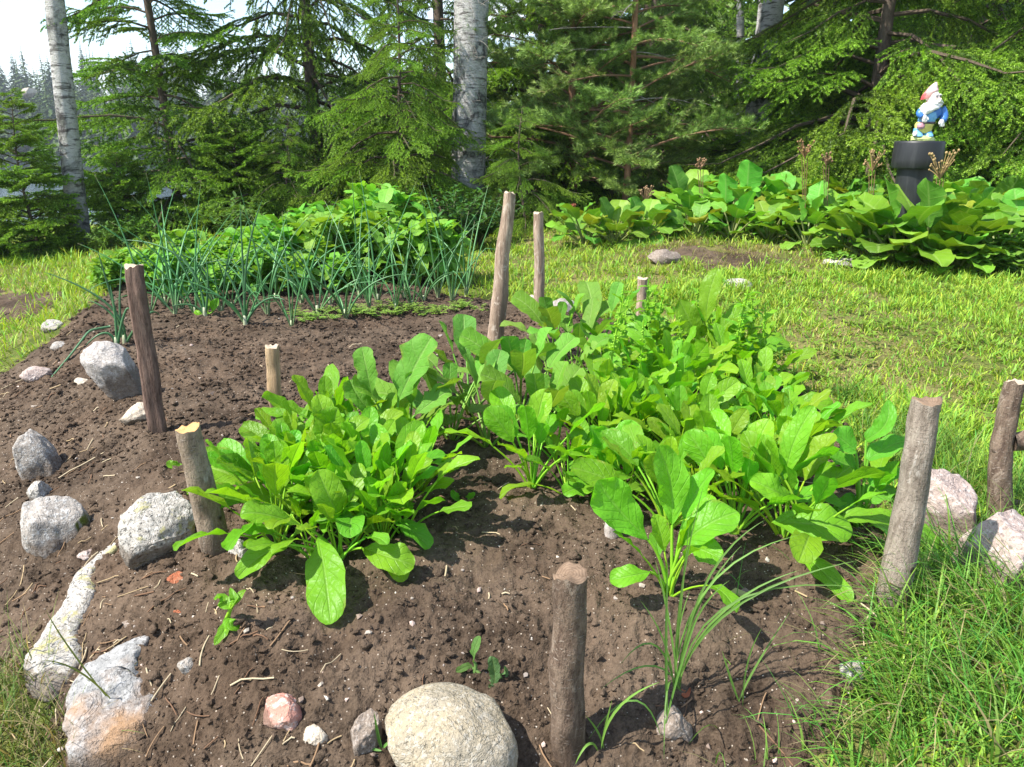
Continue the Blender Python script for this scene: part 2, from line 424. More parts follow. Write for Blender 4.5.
def mat_ground():
    t = NT('lawn_ground'); p = t.pos()
    a = t.noise(1.3, 4, .6, p); b = t.noise(14, 5, .65, p); c = t.noise(80, 3, .6, p)
    col = t.mix(t.ramp(b, [(.35, 0), (.68, 1)]), (.065, .090, .018), (.16, .17, .045))
    col = t.mix(t.math('MULTIPLY', t.ramp(a, [(.44, 0), (.62, 1)]), .75), col, (.24, .19, .085))
    col = t.mix(t.math('MULTIPLY', t.ramp(c, [(.5, 0), (.7, 1)]), .6), col, (.05, .045, .02))
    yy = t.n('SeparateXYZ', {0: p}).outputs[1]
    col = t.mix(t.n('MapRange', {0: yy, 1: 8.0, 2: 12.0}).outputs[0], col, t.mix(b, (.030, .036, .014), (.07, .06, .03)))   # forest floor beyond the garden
    return t.end(t.pr(col, .95, t.bump(t.math('ADD', b, c), .8, .02), .1))
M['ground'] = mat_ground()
def mat_water():
    t = NT('lake_water'); p = t.pos()
    w = t.noise(.9, 4, .6, t.map(p, (1, 2.2, 1)))
    return t.end(t.pr((.025, .04, .045), .09, t.bump(w, .25, .15), .5))
M['water'] = mat_water()
def mat_far():
    t = NT('far_conifers'); p = t.pos()
    a = t.noise(.15, 3, .5, p)
    col = t.mix(a, (.045, .080, .030), (.12, .17, .05))
    return t.end(t.pr(t.mix(1.0, col, t.attr('col'), 'MULTIPLY'), .9, None, .1))
M['far'] = mat_far()

# ================================================================== SETTING
# ------------------------------------------------------------------ ground
def axis(parts):
    out = []
    for a, b, s in parts: out.append(np.arange(a, b, s))
    return np.unique(np.round(np.concatenate(out), 5))
gx = axis([(-700, -60, 40), (-60, -12, 4), (-12, -4, .4), (-4, 5, .06), (5, 14, .4), (14, 60, 4), (60, 701, 40)])
gy = axis([(-200, -10, 30), (-10, 0, 1), (0, 7.5, .06), (7.5, 20, .3), (20, 70, 3), (70, 200, 6), (200, 901, 50)])
GX, GY = np.meshgrid(gx, gy)
GZ = H(GX, GY)
near = (np.abs(GX) < 14) & (GY < 22) & (GY > -3)
GZ = GZ + np.where(near, n2(GX, GY, 1.6, 5, 3)*.018+n2(GX, GY, 9, 6, 2)*.006, 0)
GZ = GZ - .05*sstep(.0, .12, np.where(near, soil_mask(GX, GY), -1))
GZ = np.where(GY > 100, GZ+n2(GX, GY, .02, 8, 2)*3, GZ)
def gridmesh(mb, X, Y, Z, col=(1, 1, 1), keep=None):
    ny, nx = X.shape
    i = np.arange(ny-1)[:, None]*nx; j = np.arange(nx-1)[None]
    q = np.stack([i+j, i+j+1, i+nx+j+1, i+nx+j], -1).reshape(-1, 4)
    if keep is not None: q = q[keep.ravel()[q].any(1)]
    v = np.stack([X, Y, Z], -1).reshape(-1, 3)
    used = np.unique(q); mp = np.full(len(v), -1); mp[used] = np.arange(len(used))
    mb.add(v[used], mp[q], None, col)
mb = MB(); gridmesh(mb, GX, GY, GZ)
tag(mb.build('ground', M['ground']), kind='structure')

# lake and its far shore
mb = MB(); gridmesh(mb, *np.meshgrid(np.linspace(-500, 300, 30), np.linspace(10, 180, 20)), np.full((20, 30), -2.0))
tag(mb.build('lake_water', M['water']), kind='structure')

# garden soil: one heaped sheet, fine near the camera
ys = np.exp(np.linspace(math.log(.48), math.log(5.9), 560)); ss = np.linspace(-1.25, .95, 620)
SX = ys[:, None]*ss[None]*np.clip(1.0+.0*ys[:, None], 0, 9) ; SY = np.repeat(ys[:, None], 620, 1)
SX = SX + 0.0
def soil_relief(x, y):
    cl = np.abs(n2(x, y, 17, 12))
    d = n2(x, y, 2.6, 10, 2)*.016+n2(x, y, 8, 11, 2)*.010
    d = d + (.30-cl)*.024*sstep(-.3, .3, n2(x, y, 3, 13)+.15)
    d = d + (.28-np.abs(n2(x, y, 48, 14)))*.014 + n2(x, y, 120, 15)*.0035
    return d
smask = soil_mask(SX, SY)
SZ = H(SX, SY)+soil_relief(SX, SY)+.012 - .09*sstep(.03, -.05, smask)
mb = MB(); gridmesh(mb, SX, SY, SZ, keep=(smask > -.07))
tag(mb.build('garden_soil', M['soil']), kind='structure')
for nm, P, lift in (('bare_soil', PATCH, .012), ('bare_soil', PATCH_L, .02)):
    P = np.array(P); lo, hi = P.min(0)-.15, P.max(0)+.15
    X, Y = np.meshgrid(np.arange(lo[0], hi[0], .022), np.arange(lo[1], hi[1], .022))
    sd = poly_sd([tuple(p) for p in P], X, Y)+n2(X, Y, 8, 21)*.06
    Z = H(X, Y)+soil_relief(X, Y)*1.3+lift*sstep(0, .25, sd)-.004-.05*sstep(.02, -.05, sd)
    mb = MB(); gridmesh(mb, X, Y, Z, keep=(sd > -.06)); tag(mb.build(nm, M['crumb']), kind='structure')

def soil_z(x, y): return float(H(x, y))+float(soil_relief(np.array([x]), np.array([y]))[0])+.012

# ------------------------------------------------------------------ crumbs, pebbles and litter on the soil
def ico(sub=1):
    import bmesh
    bm = bmesh.new(); bmesh.ops.create_icosphere(bm, subdivisions=sub, radius=1)
    v = np.array([x.co for x in bm.verts]); f = np.array([[x.index for x in q.verts] for q in bm.faces]); bm.free()
    return v, f
def sample_soil(n, ymin, ymax, r, inner=.0, pw=1.0):
    out = []
    while len(out) < n:
        y = np.exp(r.uniform(math.log(ymin), math.log(ymax), n*3)); x = y*r.uniform(-1.0, .85, n*3)
        ok = soil_mask(x, y) > inner
        out.extend(zip(x[ok], y[ok]))
    return np.array(out[:n])
r = np.random.default_rng(11)
V1, F1 = ico(1)
def scatter_lumps(n, size, name, mat, r, flat=.75, cols=None, ymax=4.6, clump=True, sink=.25, ymin=.62):
    P = sample_soil(n, ymin, ymax, r)
    if clump:
        w = n2(P[:, 0], P[:, 1], 6, 31, 2); P = P[np.argsort(-w+r.normal(0, .35, n))[:int(n*.7)]]; n = len(P)
    sz = size[0]*np.exp(r.exponential(.55, n)); sz = np.minimum(sz, size[1])*(.75+.25*P[:, 1])
    z = H(P[:, 0], P[:, 1])+soil_relief(P[:, 0], P[:, 1])+.012
    jit = (1+r.normal(0, .30, (n, len(V1)))).clip(.35, 1.7)
    v = V1[None]*jit[..., None]*sz[:, None, None]*np.stack([r.uniform(.7, 1.3, n), r.uniform(.7, 1.3, n), np.full(n, flat)], 1)[:, None]
    a = r.uniform(0, 6.28, n); c, s = np.cos(a)[:, None], np.sin(a)[:, None]
    v = np.stack([v[..., 0]*c-v[..., 1]*s, v[..., 0]*s+v[..., 1]*c, v[..., 2]], -1)
    v = v+np.stack([P[:, 0], P[:, 1], z+sz*(flat-sink*2)*.5], 1)[:, None]
    f = (F1[None]+np.arange(n)[:, None, None]*len(V1)).reshape(-1, 3)
    col = (1, 1, 1) if cols is None else np.repeat(np.array(cols)[r.integers(0, len(cols), n)], len(V1), 0)
    mb = MB(); mb.add(v.reshape(-1, 3), None, f, col); return tag(mb.build(name, mat, smooth=False), kind='stuff')
scatter_lumps(32000, (.0014, .0062), 'soil_crumbs', M['crumb'], r)
scatter_lumps(18000, (.0024, .0068), 'soil_crumbs', M['crumb'], r, ymin=1.9, ymax=4.4)
V2, F2 = ico(2)
def clods(n):
    P = sample_soil(n, .66, 3.6, r, .02); mb = MB()
    for k, (x, y) in enumerate(P):
        sz = min(.0135, .0045*math.exp(r.exponential(.45)))*(.7+.3*y); v = V2*(1+.55*fbm(V2*1.5+k*3.7, 3)-.35*np.abs(fbm(V2*3.5+k, 2)))[:, None]*np.array([1, r.uniform(.7, 1.1), r.uniform(.55, .8)])*sz
        a = r.uniform(0, 6.28); c, q = math.cos(a), math.sin(a); v = np.stack([v[:, 0]*c-v[:, 1]*q, v[:, 0]*q+v[:, 1]*c, v[:, 2]], 1)
        mb.add(v+np.array([x, y, float(H(x, y))+float(soil_relief(np.array([x]), np.array([y]))[0])+.012+sz*.1]), None, F2)
    return tag(mb.build('soil_clods', M['crumb']), kind='stuff')
clods(450)
t = NT('grit'); M['grit'] = t.end(t.pr(t.attr('col'), .85, None, .2))
scatter_lumps(650, (.0014, .0055), 'grit', M['grit'], r, .7, [(.45, .40, .34), (.33, .28, .23), (.5, .38, .32), (.27, .23, .2), (.20, .15, .12)], clump=False)
# straw, dry roots and needle litter, thickest on the left slope
mb = MB(); nst = 0
for k in range(1500):
    y = math.exp(r.uniform(math.log(.7), math.log(4.2))); x = y*r.uniform(-1, .8)
    left = x < float(edge_x(y))+.1
    if soil_mask(np.array([x]), np.array([y]))[0] < -.05 or (not left and r.random() > .16): continue
    L = r.uniform(.01, .05) if r.random() < .88 else r.uniform(.06, .13)
    a = r.uniform(0, 6.28); n = 5
    s = np.linspace(-.5, .5, n)*L; cv = r.normal(0, .25)
    xx = x+np.cos(a)*s-np.sin(a)*cv*s*s/L; yy = y+np.sin(a)*s+np.cos(a)*cv*s*s/L
    zz = np.array([soil_z(q, w) for q, w in zip(xx, yy)]); zz = np.maximum(zz, np.linspace(zz[0], zz[-1], n))+r.uniform(.001, .004)
    c = [(.34, .25, .14), (.24, .15, .085), (.15, .085, .05), (.42, .34, .22)][r.integers(0, 4)]
    tube(mb, np.stack([xx, yy, zz], 1), r.uniform(.0006, .0014)*(1+.3*y), 4, c, False)
tag(mb.build('dry_litter', M['grit']), kind='stuff')

# ------------------------------------------------------------------ grass
def blades(P, L, Wd, lean, az, col, tipcol, curve, r, nseg=3):
    """all blades at once: P (n,3) roots"""
    n = len(P); s = np.linspace(0, 1, nseg+1)
    e = (PI/2-lean)[:, None]-curve[:, None]*s[None]
    d = np.stack([np.cos(e)*np.cos(az)[:, None], np.cos(e)*np.sin(az)[:, None], np.sin(e)], -1)*(L/nseg)[:, None, None]
    pts = np.concatenate([np.zeros((n, 1, 3)), np.cumsum((d[:, :-1]+d[:, 1:])/2, 1)], 1)+P[:, None]
    tw = az+PI/2+r.normal(0, .5, n)
    sd = np.stack([np.cos(tw), np.sin(tw), np.zeros(n)], 1)
    w = (Wd[:, None]*np.array([.8, 1, .75, .4, .3, .2])[:nseg][None]) if nseg > 1 else Wd[:, None]
    lft = pts[:, :nseg]-sd[:, None]*w[..., None]/2; rgt = pts[:, :nseg]+sd[:, None]*w[..., None]/2
    v = np.concatenate([np.stack([lft, rgt], 2).reshape(n, nseg*2, 3), pts[:, nseg:]], 1); k = nseg*2+1
    base = np.arange(n)[:, None, None]*k
    q = np.array([[2*i, 2*i+1, 2*i+3, 2*i+2] for i in range(nseg-1)]).reshape(1, -1, 4)+base
    tr = np.array([[2*nseg-2, 2*nseg-1, 2*nseg]])[None]+base
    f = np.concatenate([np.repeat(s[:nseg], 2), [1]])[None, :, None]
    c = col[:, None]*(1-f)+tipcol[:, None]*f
    return v.reshape(-1, 3), q.reshape(-1, 4), tr.reshape(-1, 3), c.reshape(-1, 3)
def dry_amt(x, y):
    """how parched the turf is here"""
    c = ground_at(860, 352); c2 = ground_at(930, 330)
    d = np.exp(-(((x-c[0])/.55)**2+((y-c[1])/.45)**2))*.75+np.exp(-(((x-c2[0])/.5)**2+((y-c2[1])/.4)**2))*.35
    return np.clip(d+n2(x, y, 1.7, 41, 3)*.5+.0, 0, 1)
def lawn(n, ylo, yhi, xlo, xhi, L, Wd, name, r, short=1.0, extra=None):
    y = ylo*(yhi/ylo)**r.uniform(0, 1, n); x = r.uniform(xlo, xhi, n)*np.maximum(y, 1)/max(yhi, 1) if False else r.uniform(xlo, xhi, n)
    ok = (soil_mask(x, y) < .01) & (np.abs(x) < y*.80+.55)
    for P_ in (PATCH, PATCH_L): ok &= poly_sd(P_, x, y)+n2(x, y, 9, 22)*.12 < r.uniform(-.03, .22, n)
    if extra is not None: ok &= extra(x, y)
    x, y = x[ok], y[ok]; n = len(x)
    cl = n2(x, y, 6, 42, 2); keep = r.uniform(0, 1, n) < np.clip(.75+cl*.8, .25, 1); x, y, cl = x[keep], y[keep], cl[keep]; n = len(x)
    z = H(x, y)+n2(x, y, 1.6, 5, 3)*.018+n2(x, y, 9, 6, 2)*.006-.004
    dr = dry_amt(x, y); isdry = r.uniform(0, 1, n) < dr*.55+.03
    g = np.array([.29, .455, .045])[None]*(1+r.normal(0, .20, (n, 1)))*np.stack([1+r.normal(.05, .16, n), np.ones(n), np.ones(n)], 1)
    g = np.where((r.uniform(0, 1, n) < .25)[:, None], g*np.array([.62, .82, .95]), g)
    dcol = np.array([.36, .29, .125])*(1+r.normal(0, .2, (n, 1)))
    c = np.where(isdry[:, None], dcol, g).clip(.01, .9)
    ll = r.uniform(L[0], L[1], n)*(1+cl*.7).clip(.4, 2)*np.where(isdry, .7, 1)*(1-.35*dr)
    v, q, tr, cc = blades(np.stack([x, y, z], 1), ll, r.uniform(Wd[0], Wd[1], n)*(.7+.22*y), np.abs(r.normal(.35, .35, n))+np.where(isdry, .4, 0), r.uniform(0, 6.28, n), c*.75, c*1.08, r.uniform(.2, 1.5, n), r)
    mb = MB(); mb.add(v, q, tr, cc)
    return tag(mb.build(name, M['grass'], smooth=True), kind='stuff')
r = np.random.default_rng(21)
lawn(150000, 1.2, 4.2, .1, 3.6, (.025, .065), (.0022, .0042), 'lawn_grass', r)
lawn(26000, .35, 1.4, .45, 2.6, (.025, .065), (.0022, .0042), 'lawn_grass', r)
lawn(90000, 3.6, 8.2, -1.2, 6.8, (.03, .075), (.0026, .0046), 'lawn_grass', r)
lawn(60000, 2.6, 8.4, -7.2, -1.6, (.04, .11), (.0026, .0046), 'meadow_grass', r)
# clover and small broad leaves between the blades
mb = MB(); rr = random.Random(5)
for k in range(6500):
    y = 2.0*(7/2.0)**rr.random(); x = rr.uniform(.0, 4.5)
    if x > y*.78+.1: continue
    xa, ya = np.array([x]), np.array([y])
    if soil_mask(xa, ya)[0] > -.02 or n2(xa, ya, 2.2, 51, 2)[0] < .02 or poly_sd(PATCH, xa, ya)[0] > -.05: continue
    z = float(H(x, y))+rr.uniform(.01, .035); s = rr.uniform(.012, .026); a0 = rr.uniform(0, 6.28); c = np.array([.15, .27, .035])*rr.uniform(.75, 1.2)
    for q in range(3):
        p = arc((x, y, z), a0+q*2.09, rr.uniform(.1, .6), -.5, s, 3); leaf(mb, p, s*.8, (0, 0, 1), 'round', .1, 0, 1, c, rr)
tag(mb.build('clover', M['grass']), kind='stuff')

def tall_grass(n, sampler, L, Wd, name, r, curve=(.6, 2.2), col=(.13, .24, .032), dry=.1, nseg=5, azb=None):
    P = []
    while len(P) < n: P.extend(sampler(n*2))
    P = np.array(P[:n]); z = H(P[:, 0], P[:, 1])
    c = np.array(col)*(1+r.normal(0, .22, (n, 1)))*np.stack([1+r.normal(0, .2, n), np.ones(n), np.ones(n)], 1)
    c = np.where((r.uniform(0, 1, n) < dry)[:, None], np.array([.30, .25, .12])*(1+r.normal(0, .2, (n, 1))), c).clip(.01, .8)
    az = r.uniform(0, 6.28, n) if azb is None else r.normal(azb, 1.1, n)
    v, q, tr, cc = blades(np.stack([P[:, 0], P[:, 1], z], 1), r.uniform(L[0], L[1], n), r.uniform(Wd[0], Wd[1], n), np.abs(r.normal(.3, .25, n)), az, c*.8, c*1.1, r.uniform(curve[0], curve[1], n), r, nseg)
    mb = MB(); mb.add(v, q, tr, cc)
    return tag(mb.build(name, M['grass']), kind='stuff')
TG = [tuple(ground_at(*p)[:2]) for p in [(905, 548), (960, 560), (1060, 610), (1100, 700), (1060, 800), (900, 800), (835, 790), (850, 715), (872, 660), (890, 615)]]
def samp_tg(n):
    P = np.array(TG); lo, hi = P.min(0), P.max(0)
    x = r.uniform(lo[0], hi[0], n); y = r.uniform(lo[1], hi[1], n); ok = poly_sd(TG, x, y)+n2(x, y, 10, 61, 2)*.10 > r.uniform(-.02, .07, n)
    return list(zip(x[ok], y[ok]))
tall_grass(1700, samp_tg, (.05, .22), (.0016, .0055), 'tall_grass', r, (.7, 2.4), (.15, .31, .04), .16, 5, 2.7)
def samp_edge(n):
    P = sample_soil(n, .65, 1.5, r, -.05); k = (P[:, 0] > .28) & (soil_mask(P[:, 0], P[:, 1]) < .30*r.uniform(0, 1, n)**2)
    return [tuple(q) for q in P[k]]
tall_grass(130, samp_edge, (.03, .16), (.0014, .0045), 'sparse_grass', r, (.5, 2.2), (.16, .30, .05), .25, 5, 2.7)
TG2 = [tuple(ground_at(*p)[:2]) for p in [(930, 440), (970, 455), (1060, 480), (1060, 560), (985, 545), (920, 500), (820, 410), (800, 380), (850, 400)]]
def samp_tg2(n):
    P = np.array(TG2); lo, hi = P.min(0), P.max(0)
    x = r.uniform(lo[0], hi[0], n); y = r.uniform(lo[1], hi[1], n); ok = (poly_sd(TG2, x, y)+n2(x, y, 6, 62, 2)*.18 > .02) & (soil_mask(x, y) < 0)
    return list(zip(x[ok], y[ok]))
tall_grass(1900, samp_tg2, (.06, .16), (.002, .0045), 'tall_grass', r, (.5, 1.9), (.15, .27, .036), .08)
TG3 = [tuple(ground_at(*p)[:2]) for p in [(-60, 690), (20, 690), (60, 740), (70, 800), (-60, 800)]]
def samp_tg3(n):
    P = np.array(TG3); lo, hi = P.min(0), P.max(0)
    x = r.uniform(lo[0], hi[0], n); y = r.uniform(lo[1], hi[1], n); ok = poly_sd(TG3, x, y)+n2(x, y, 9, 63, 2)*.12 > .0
    return list(zip(x[ok], y[ok]))
def samp_patch(n):
    P = np.array(PATCH); lo, hi = P.min(0)-.1, P.max(0)+.1
    x = r.uniform(lo[0], hi[0], n); y = r.uniform(lo[1], hi[1], n); ok = (poly_sd(PATCH, x, y) > -.08) & (n2(x, y, 5, 66, 2) > -.25)
    return list(zip(x[ok], y[ok]))
tall_grass(2600, samp_patch, (.02, .075), (.002, .005), 'dry_grass', r, (.5, 2.2), (.27, .29, .06), .6)
tall_grass(650, samp_tg3, (.05, .18), (.0016, .0034), 'tall_grass', r, (.5, 2), (.12, .18, .035), .35)

# ================================================================== STONES
V4, F4 = ico(5)
def rock_verts(seed, dims, facets=9, rough=.05, round_=.5):
    q = np.random.default_rng(seed)
    v = V4.copy()
    for k in range(facets):
        n = norm(q.normal(size=3)); d = q.uniform(.48, .86)
        e = v@n-d; v = v-np.maximum(e, 0)[:, None]*n*(1-round_*.2)
    v = v*(1+rough*2.2*fbm(V4*1.5+seed*3.1, 3))[:, None]
    v = v*(1+rough*.55*fbm(V4*6+seed, 4))[:, None]
    v = v/np.abs(v).max(0)
    return v*np.asarray(dims)
SM = {
    'tan': mat_stone('tan_granite', (.35, .29, .195), (.28, .245, .19), (.09, .08, .06), (.42, .385, .32), None, None, 1.2, .55),
    'grey': mat_stone('grey_granite', (.33, .29, .25), (.235, .21, .185), (.05, .05, .05), (.46, .45, .43), None, None, 1.0, .5),
    'white': mat_stone('white_granite', (.42, .385, .34), (.32, .295, .26), (.05, .05, .045), (.58, .55, .50), None, (.37, .34, .17), 1.0, .8),
    'pink': mat_stone('pink_granite', (.38, .29, .25), (.30, .24, .215), (.07, .06, .06), (.52, .45, .41), None, None, .8, .5),
    'rose': mat_stone('rose_stone', (.45, .19, .14), (.42, .25, .20), (.2, .1, .08), (.55, .45, .40), None, None, .6, .2),
    'orange': mat_stone('rusty_granite', (.27, .265, .255), (.21, .205, .20), (.05, .05, .05), (.42, .41, .40), (.33, .19, .095), None, .8, .6),
    'cream': mat_stone('cream_stone', (.50, .42, .32), (.42, .35, .27), (.2, .17, .13), (.6, .54, .45), None, None, 1, .2),
    'brown': mat_stone('brown_stone', (.24, .19, .15), (.18, .145, .12), (.08, .06, .05), (.36, .31, .27), None, None, 1, .2),
    'pale': mat_stone('pale_granite', (.40, .36, .33), (.33, .30, .27), (.08, .07, .07), (.56, .52, .49), None, None, 1.0, .4),
    'moss': mat_stone('mossy_granite', (.36, .32, .28), (.26, .235, .21), (.06, .06, .06), (.50, .49, .47), None, None, 1.0, .5, True),
    'brick': mat_stone('brick_bit', (.36, .12, .06), (.30, .10, .05), (.2, .08, .05), (.42, .2, .12), None, None, 1, .1),
}
def stone(px, py, w, h, mat, label, seed, tilt=0.0, flat=.8, sink=.30, facets=9, rough=.05, name='stone', group=None, depthf=.85, cat='stone'):
    """px,py: middle of the visible stone, w,h: its size in the photo (px); the lower part sits in the ground"""
    w *= 1.14; h *= 1.10; sink += .07; c = ground_at(px, py+h*.30); k = depth(c)/F_
    a = w*k/2; hh = h*k/2/ .92
    dims = np.array([a, a*depthf, hh*flat*1.15])
    v = rock_verts(seed, dims, facets, rough)
    mb = MB(); mb.add(v, None, F4)
    o = mb.build(name, SM[mat]); o.location = (c[0], c[1], float(H(c[0], c[1]))+dims[2]*(1-2*sink)); o.rotation_euler = (0, tilt, random.Random(seed).uniform(-.3, .3))
    return tag(o, label, cat, group)
stone(453, 727, 122, 88, 'tan', 'large smooth rounded tan stone at the front edge of the bed', 1, .12, .85, .25, 4, .03)
stone(167, 529, 74, 70, 'white', 'white lichen-spotted stone at the foot of the cut stake with a pale top', 2, 0, .9, .2, 5, .06)
stone(62, 520, 62, 66, 'moss', 'grey angular stone on the slope with moss on one side', 3, -.3, .9, .3, 8)
stone(36, 456, 46, 54, 'grey', 'smooth grey pointed stone high on the left slope', 4, -.5, 1.0, .3, 8)
stone(124, 377, 42, 56, 'pale', 'pale speckled upright stone left of the tall reddish stake', 5, -.55, 1.15, .25, 12)
stone(140, 412, 34, 22, 'cream', 'cream rounded stone at the foot of the tall reddish stake', 6, 0, .9, .25, 6)
stone(280, 706, 42, 48, 'rose', 'rose red stone lying on the soil near the front', 7, .5, .7, .3, 9)
stone(317, 733, 26, 30, 'cream', 'small cream stone between the rose red stone and the big tan one', 8, 0, .8, .3, 7)
stone(364, 736, 30, 54, 'brown', 'narrow tan upright splinter of stone left of the big smooth stone', 9, .25, 1.1, .3, 9)
stone(188, 664, 18, 22, 'grey', 'tiny grey chip of stone on the soil in front of the rusty boulder', 10, 0, .8, .3, 8)
stone(132, 618, 28, 32, 'brown', 'flat brown stone sunk in soil above the rusty boulder', 11, .3, .5, .45, 8)
stone(40, 373, 28, 22, 'pink', 'small pinkish stone far up the left edge of the slope', 12, 0, .8, .3, 8)
stone(66, 343, 26, 14, 'grey', 'small flat bluish grey stone at the left rim of the bed', 13, 0, .6, .3, 7)
stone(54, 325, 20, 14, 'white', 'small white stone where the left grass meets the bed', 14, 0, .8, .3, 7)
stone(84, 380, 18, 12, 'cream', 'small cream chip of stone left of the pale upright stone', 15, 0, .7, .3, 7)
stone(42, 492, 22, 28, 'white', 'pale stone wedged between the smooth grey one and the mossy one', 17, 0, .9, .3, 8)
stone(942, 516, 62, 66, 'pink', 'pink granite stone just right of the grey stake', 18, -.2, 1.0, .10, 10)
stone(996, 553, 92, 62, 'pink', 'large pale pink granite stone at the right edge below the forked stake', 19, .2, .95, .12, 9)
stone(562, 308, 28, 19, 'grey', 'rounded grey stone right of the thin stake at the back of the bed', 20, 0, .95, .25, 6)
stone(531, 306, 24, 22, 'cream', 'pale stone behind the thin stake at the back of the bed', 21, 0, .9, .25, 8)
stone(738, 283, 30, 13, 'white', 'flat white stone on the lawn before the patch of bare earth', 22, 0, .8, .3, 6)
stone(842, 261, 34, 12, 'white', 'flat pale stone on the lawn at the right end of the bare patch', 23, 0, .7, .3, 6)
stone(664, 256, 30, 22, 'brown', 'earthy lump of stone on the bare patch in the lawn', 24, 0, .9, .25, 9)
stone(852, 667, 26, 30, 'grey', 'grey stone at the grassy right front corner of the bed', 25, 0, .8, .35, 8)
stone(242, 549, 22, 24, 'white', 'white stone half hidden under the left spinach, right of the cut stake', 26, 0, .9, .3, 8)
stone(400, 244, 26, 26, 'white', 'white stone glimpsed between the potato plants', 27, 0, 1, .2, 7)
stone(179, 574, 22, 12, 'brick', 'rust orange flake of stone below the white lichen-spotted stone', 28, .2, .5, .35, 7)
stone(178, 612, 9, 9, 'brick', 'tiny bright red brick bit on the soil', 29, 0, .9, .3, 6)
stone(673, 716, 34, 50, 'brown', 'dull brown stone poking out of the soil right of the front stake', 30, 0, .9, .45, 8)
stone(92, 552, 24, 18, 'pink', 'small pinkish stone beside the long white rock', 31, 0, .7, .3, 8)

# the long white rock that shows as a crooked band, and the big rusty boulder, both half buried
def bent_rock(pix, widths, mat, label, seed, name='boulder', lift=.35, flat=.75):
    P = np.array([ground_at(*p) for p in pix]); n0 = len(P)
    tt = np.linspace(0, n0-1, 90); C = np.stack([np.interp(tt, np.arange(n0), P[:, k]) for k in range(3)], 1)
    for _ in range(10): C[1:-1] = (C[:-2]+C[1:-1]*2+C[2:])/4
    w = np.interp(tt, np.arange(n0), widths); 
    for _ in range(6): w[1:-1] = (w[:-2]+w[1:-1]*2+w[2:])/4
    w = np.array([a*depth(c)/F_/2 for a, c in zip(w, C)])
    end = np.sqrt(np.clip(1-np.abs(np.linspace(-1, 1, 90))**9, 0.003, 1)); w = w*end
    T = norm(np.gradient(C, axis=0)); S = norm(np.cross(T, (0, 0, 1.0))); k = 44
    th = np.arange(k)*2*PI/k
    c_, s_ = np.cos(th), np.sin(th); sg = lambda a, e: np.sign(a)*np.abs(a)**e
    v = C[:, None]+S[:, None]*(sg(c_, .8)[None]*w[:, None])[..., None]+np.array([0, 0, 1.0])*(sg(s_, .85)[None]*w[:, None]*flat)[..., None]
    v = v.reshape(-1, 3); org = C.mean(0)
    q = v-org
    rad = np.repeat(w, k)
    dirv = norm(v-np.repeat(C, k, 0))
    v = v+dirv*(rad*(.20*fbm(q*12+seed, 3)-.16*np.abs(fbm(q*30+seed, 3))+.05))[:, None]
    v[:, 2] += np.repeat(w, k)*(lift-flat)+.012
    i = np.arange(89)[:, None]*k; j = np.arange(k)[None]; j2 = (j+1) % k
    mb = MB(); mb.add(v-org, np.stack([i+j, i+j2, i+k+j2, i+k+j], -1).reshape(-1, 4))
    o = mb.build(name, SM[mat]); o.location = org
    return tag(o, label, 'stone')
bent_rock([(132, 540), (104, 562), (84, 582), (84, 600), (74, 622), (62, 645), (58, 672), (56, 704)], [12, 16, 18, 27, 33, 37, 60, 44], 'white',
          'long crooked white rock running down the left slope, broad at its lower end', 5, 'boulder', .72, .75)
bent_rock([(150, 642), (128, 662), (112, 690), (118, 730), (122, 775)], [16, 34, 70, 92, 92], 'orange',
          'big grey boulder with rusty orange top in the lower left corner', 9, 'boulder', .55, .6)

# ================================================================== STAKES
MBK = {
    'red': mat_bark('reddish_bark', (.085, .052, .040), (.23, .15, .115), (.05, .032, .025), .12, 90, False, .8, None, foot=True),
    'smooth': mat_bark('smooth_alder_bark', (.17, .125, .088), (.29, .225, .165), (.10, .075, .055), .35, 60, True, .7, (.34, .29, .24), foot=True),
    'brown': mat_bark('brown_bark', (.085, .056, .040), (.20, .145, .105), (.055, .036, .026), .3, 75, True, .75, (.27, .21, .16), foot=True),
    'grey': mat_bark('grey_bark', (.17, .135, .105), (.31, .26, .21), (.10, .08, .062), .25, 70, True, .8, (.42, .37, .32), foot=True),
    'tan': mat_bark('weathered_wood', (.22, .15, .105), (.42, .32, .235), (.12, .08, .055), .10, 90, False, .85, (.48, .40, .32), foot=True),
    'split': mat_bark('split_wood', (.42, .28, .15), (.60, .44, .27), (.26, .16, .085), .07, 100, False, .8, foot=True),
    'pale': mat_bark('bleached_wood', (.42, .37, .33), (.58, .52, .47), (.28, .23, .2), .2, 60, False, .85, foot=True),
}
CUT = {'fresh': mat_cut('fresh_cut_wood', (.62, .36, .15), (.46, .22, .08)), 'old': mat_cut('old_cut_wood', (.24, .165, .11), (.12, .078, .05)), 'pale': mat_cut('pale_cut_wood', (.52, .42, .31), (.38, .29, .20))}
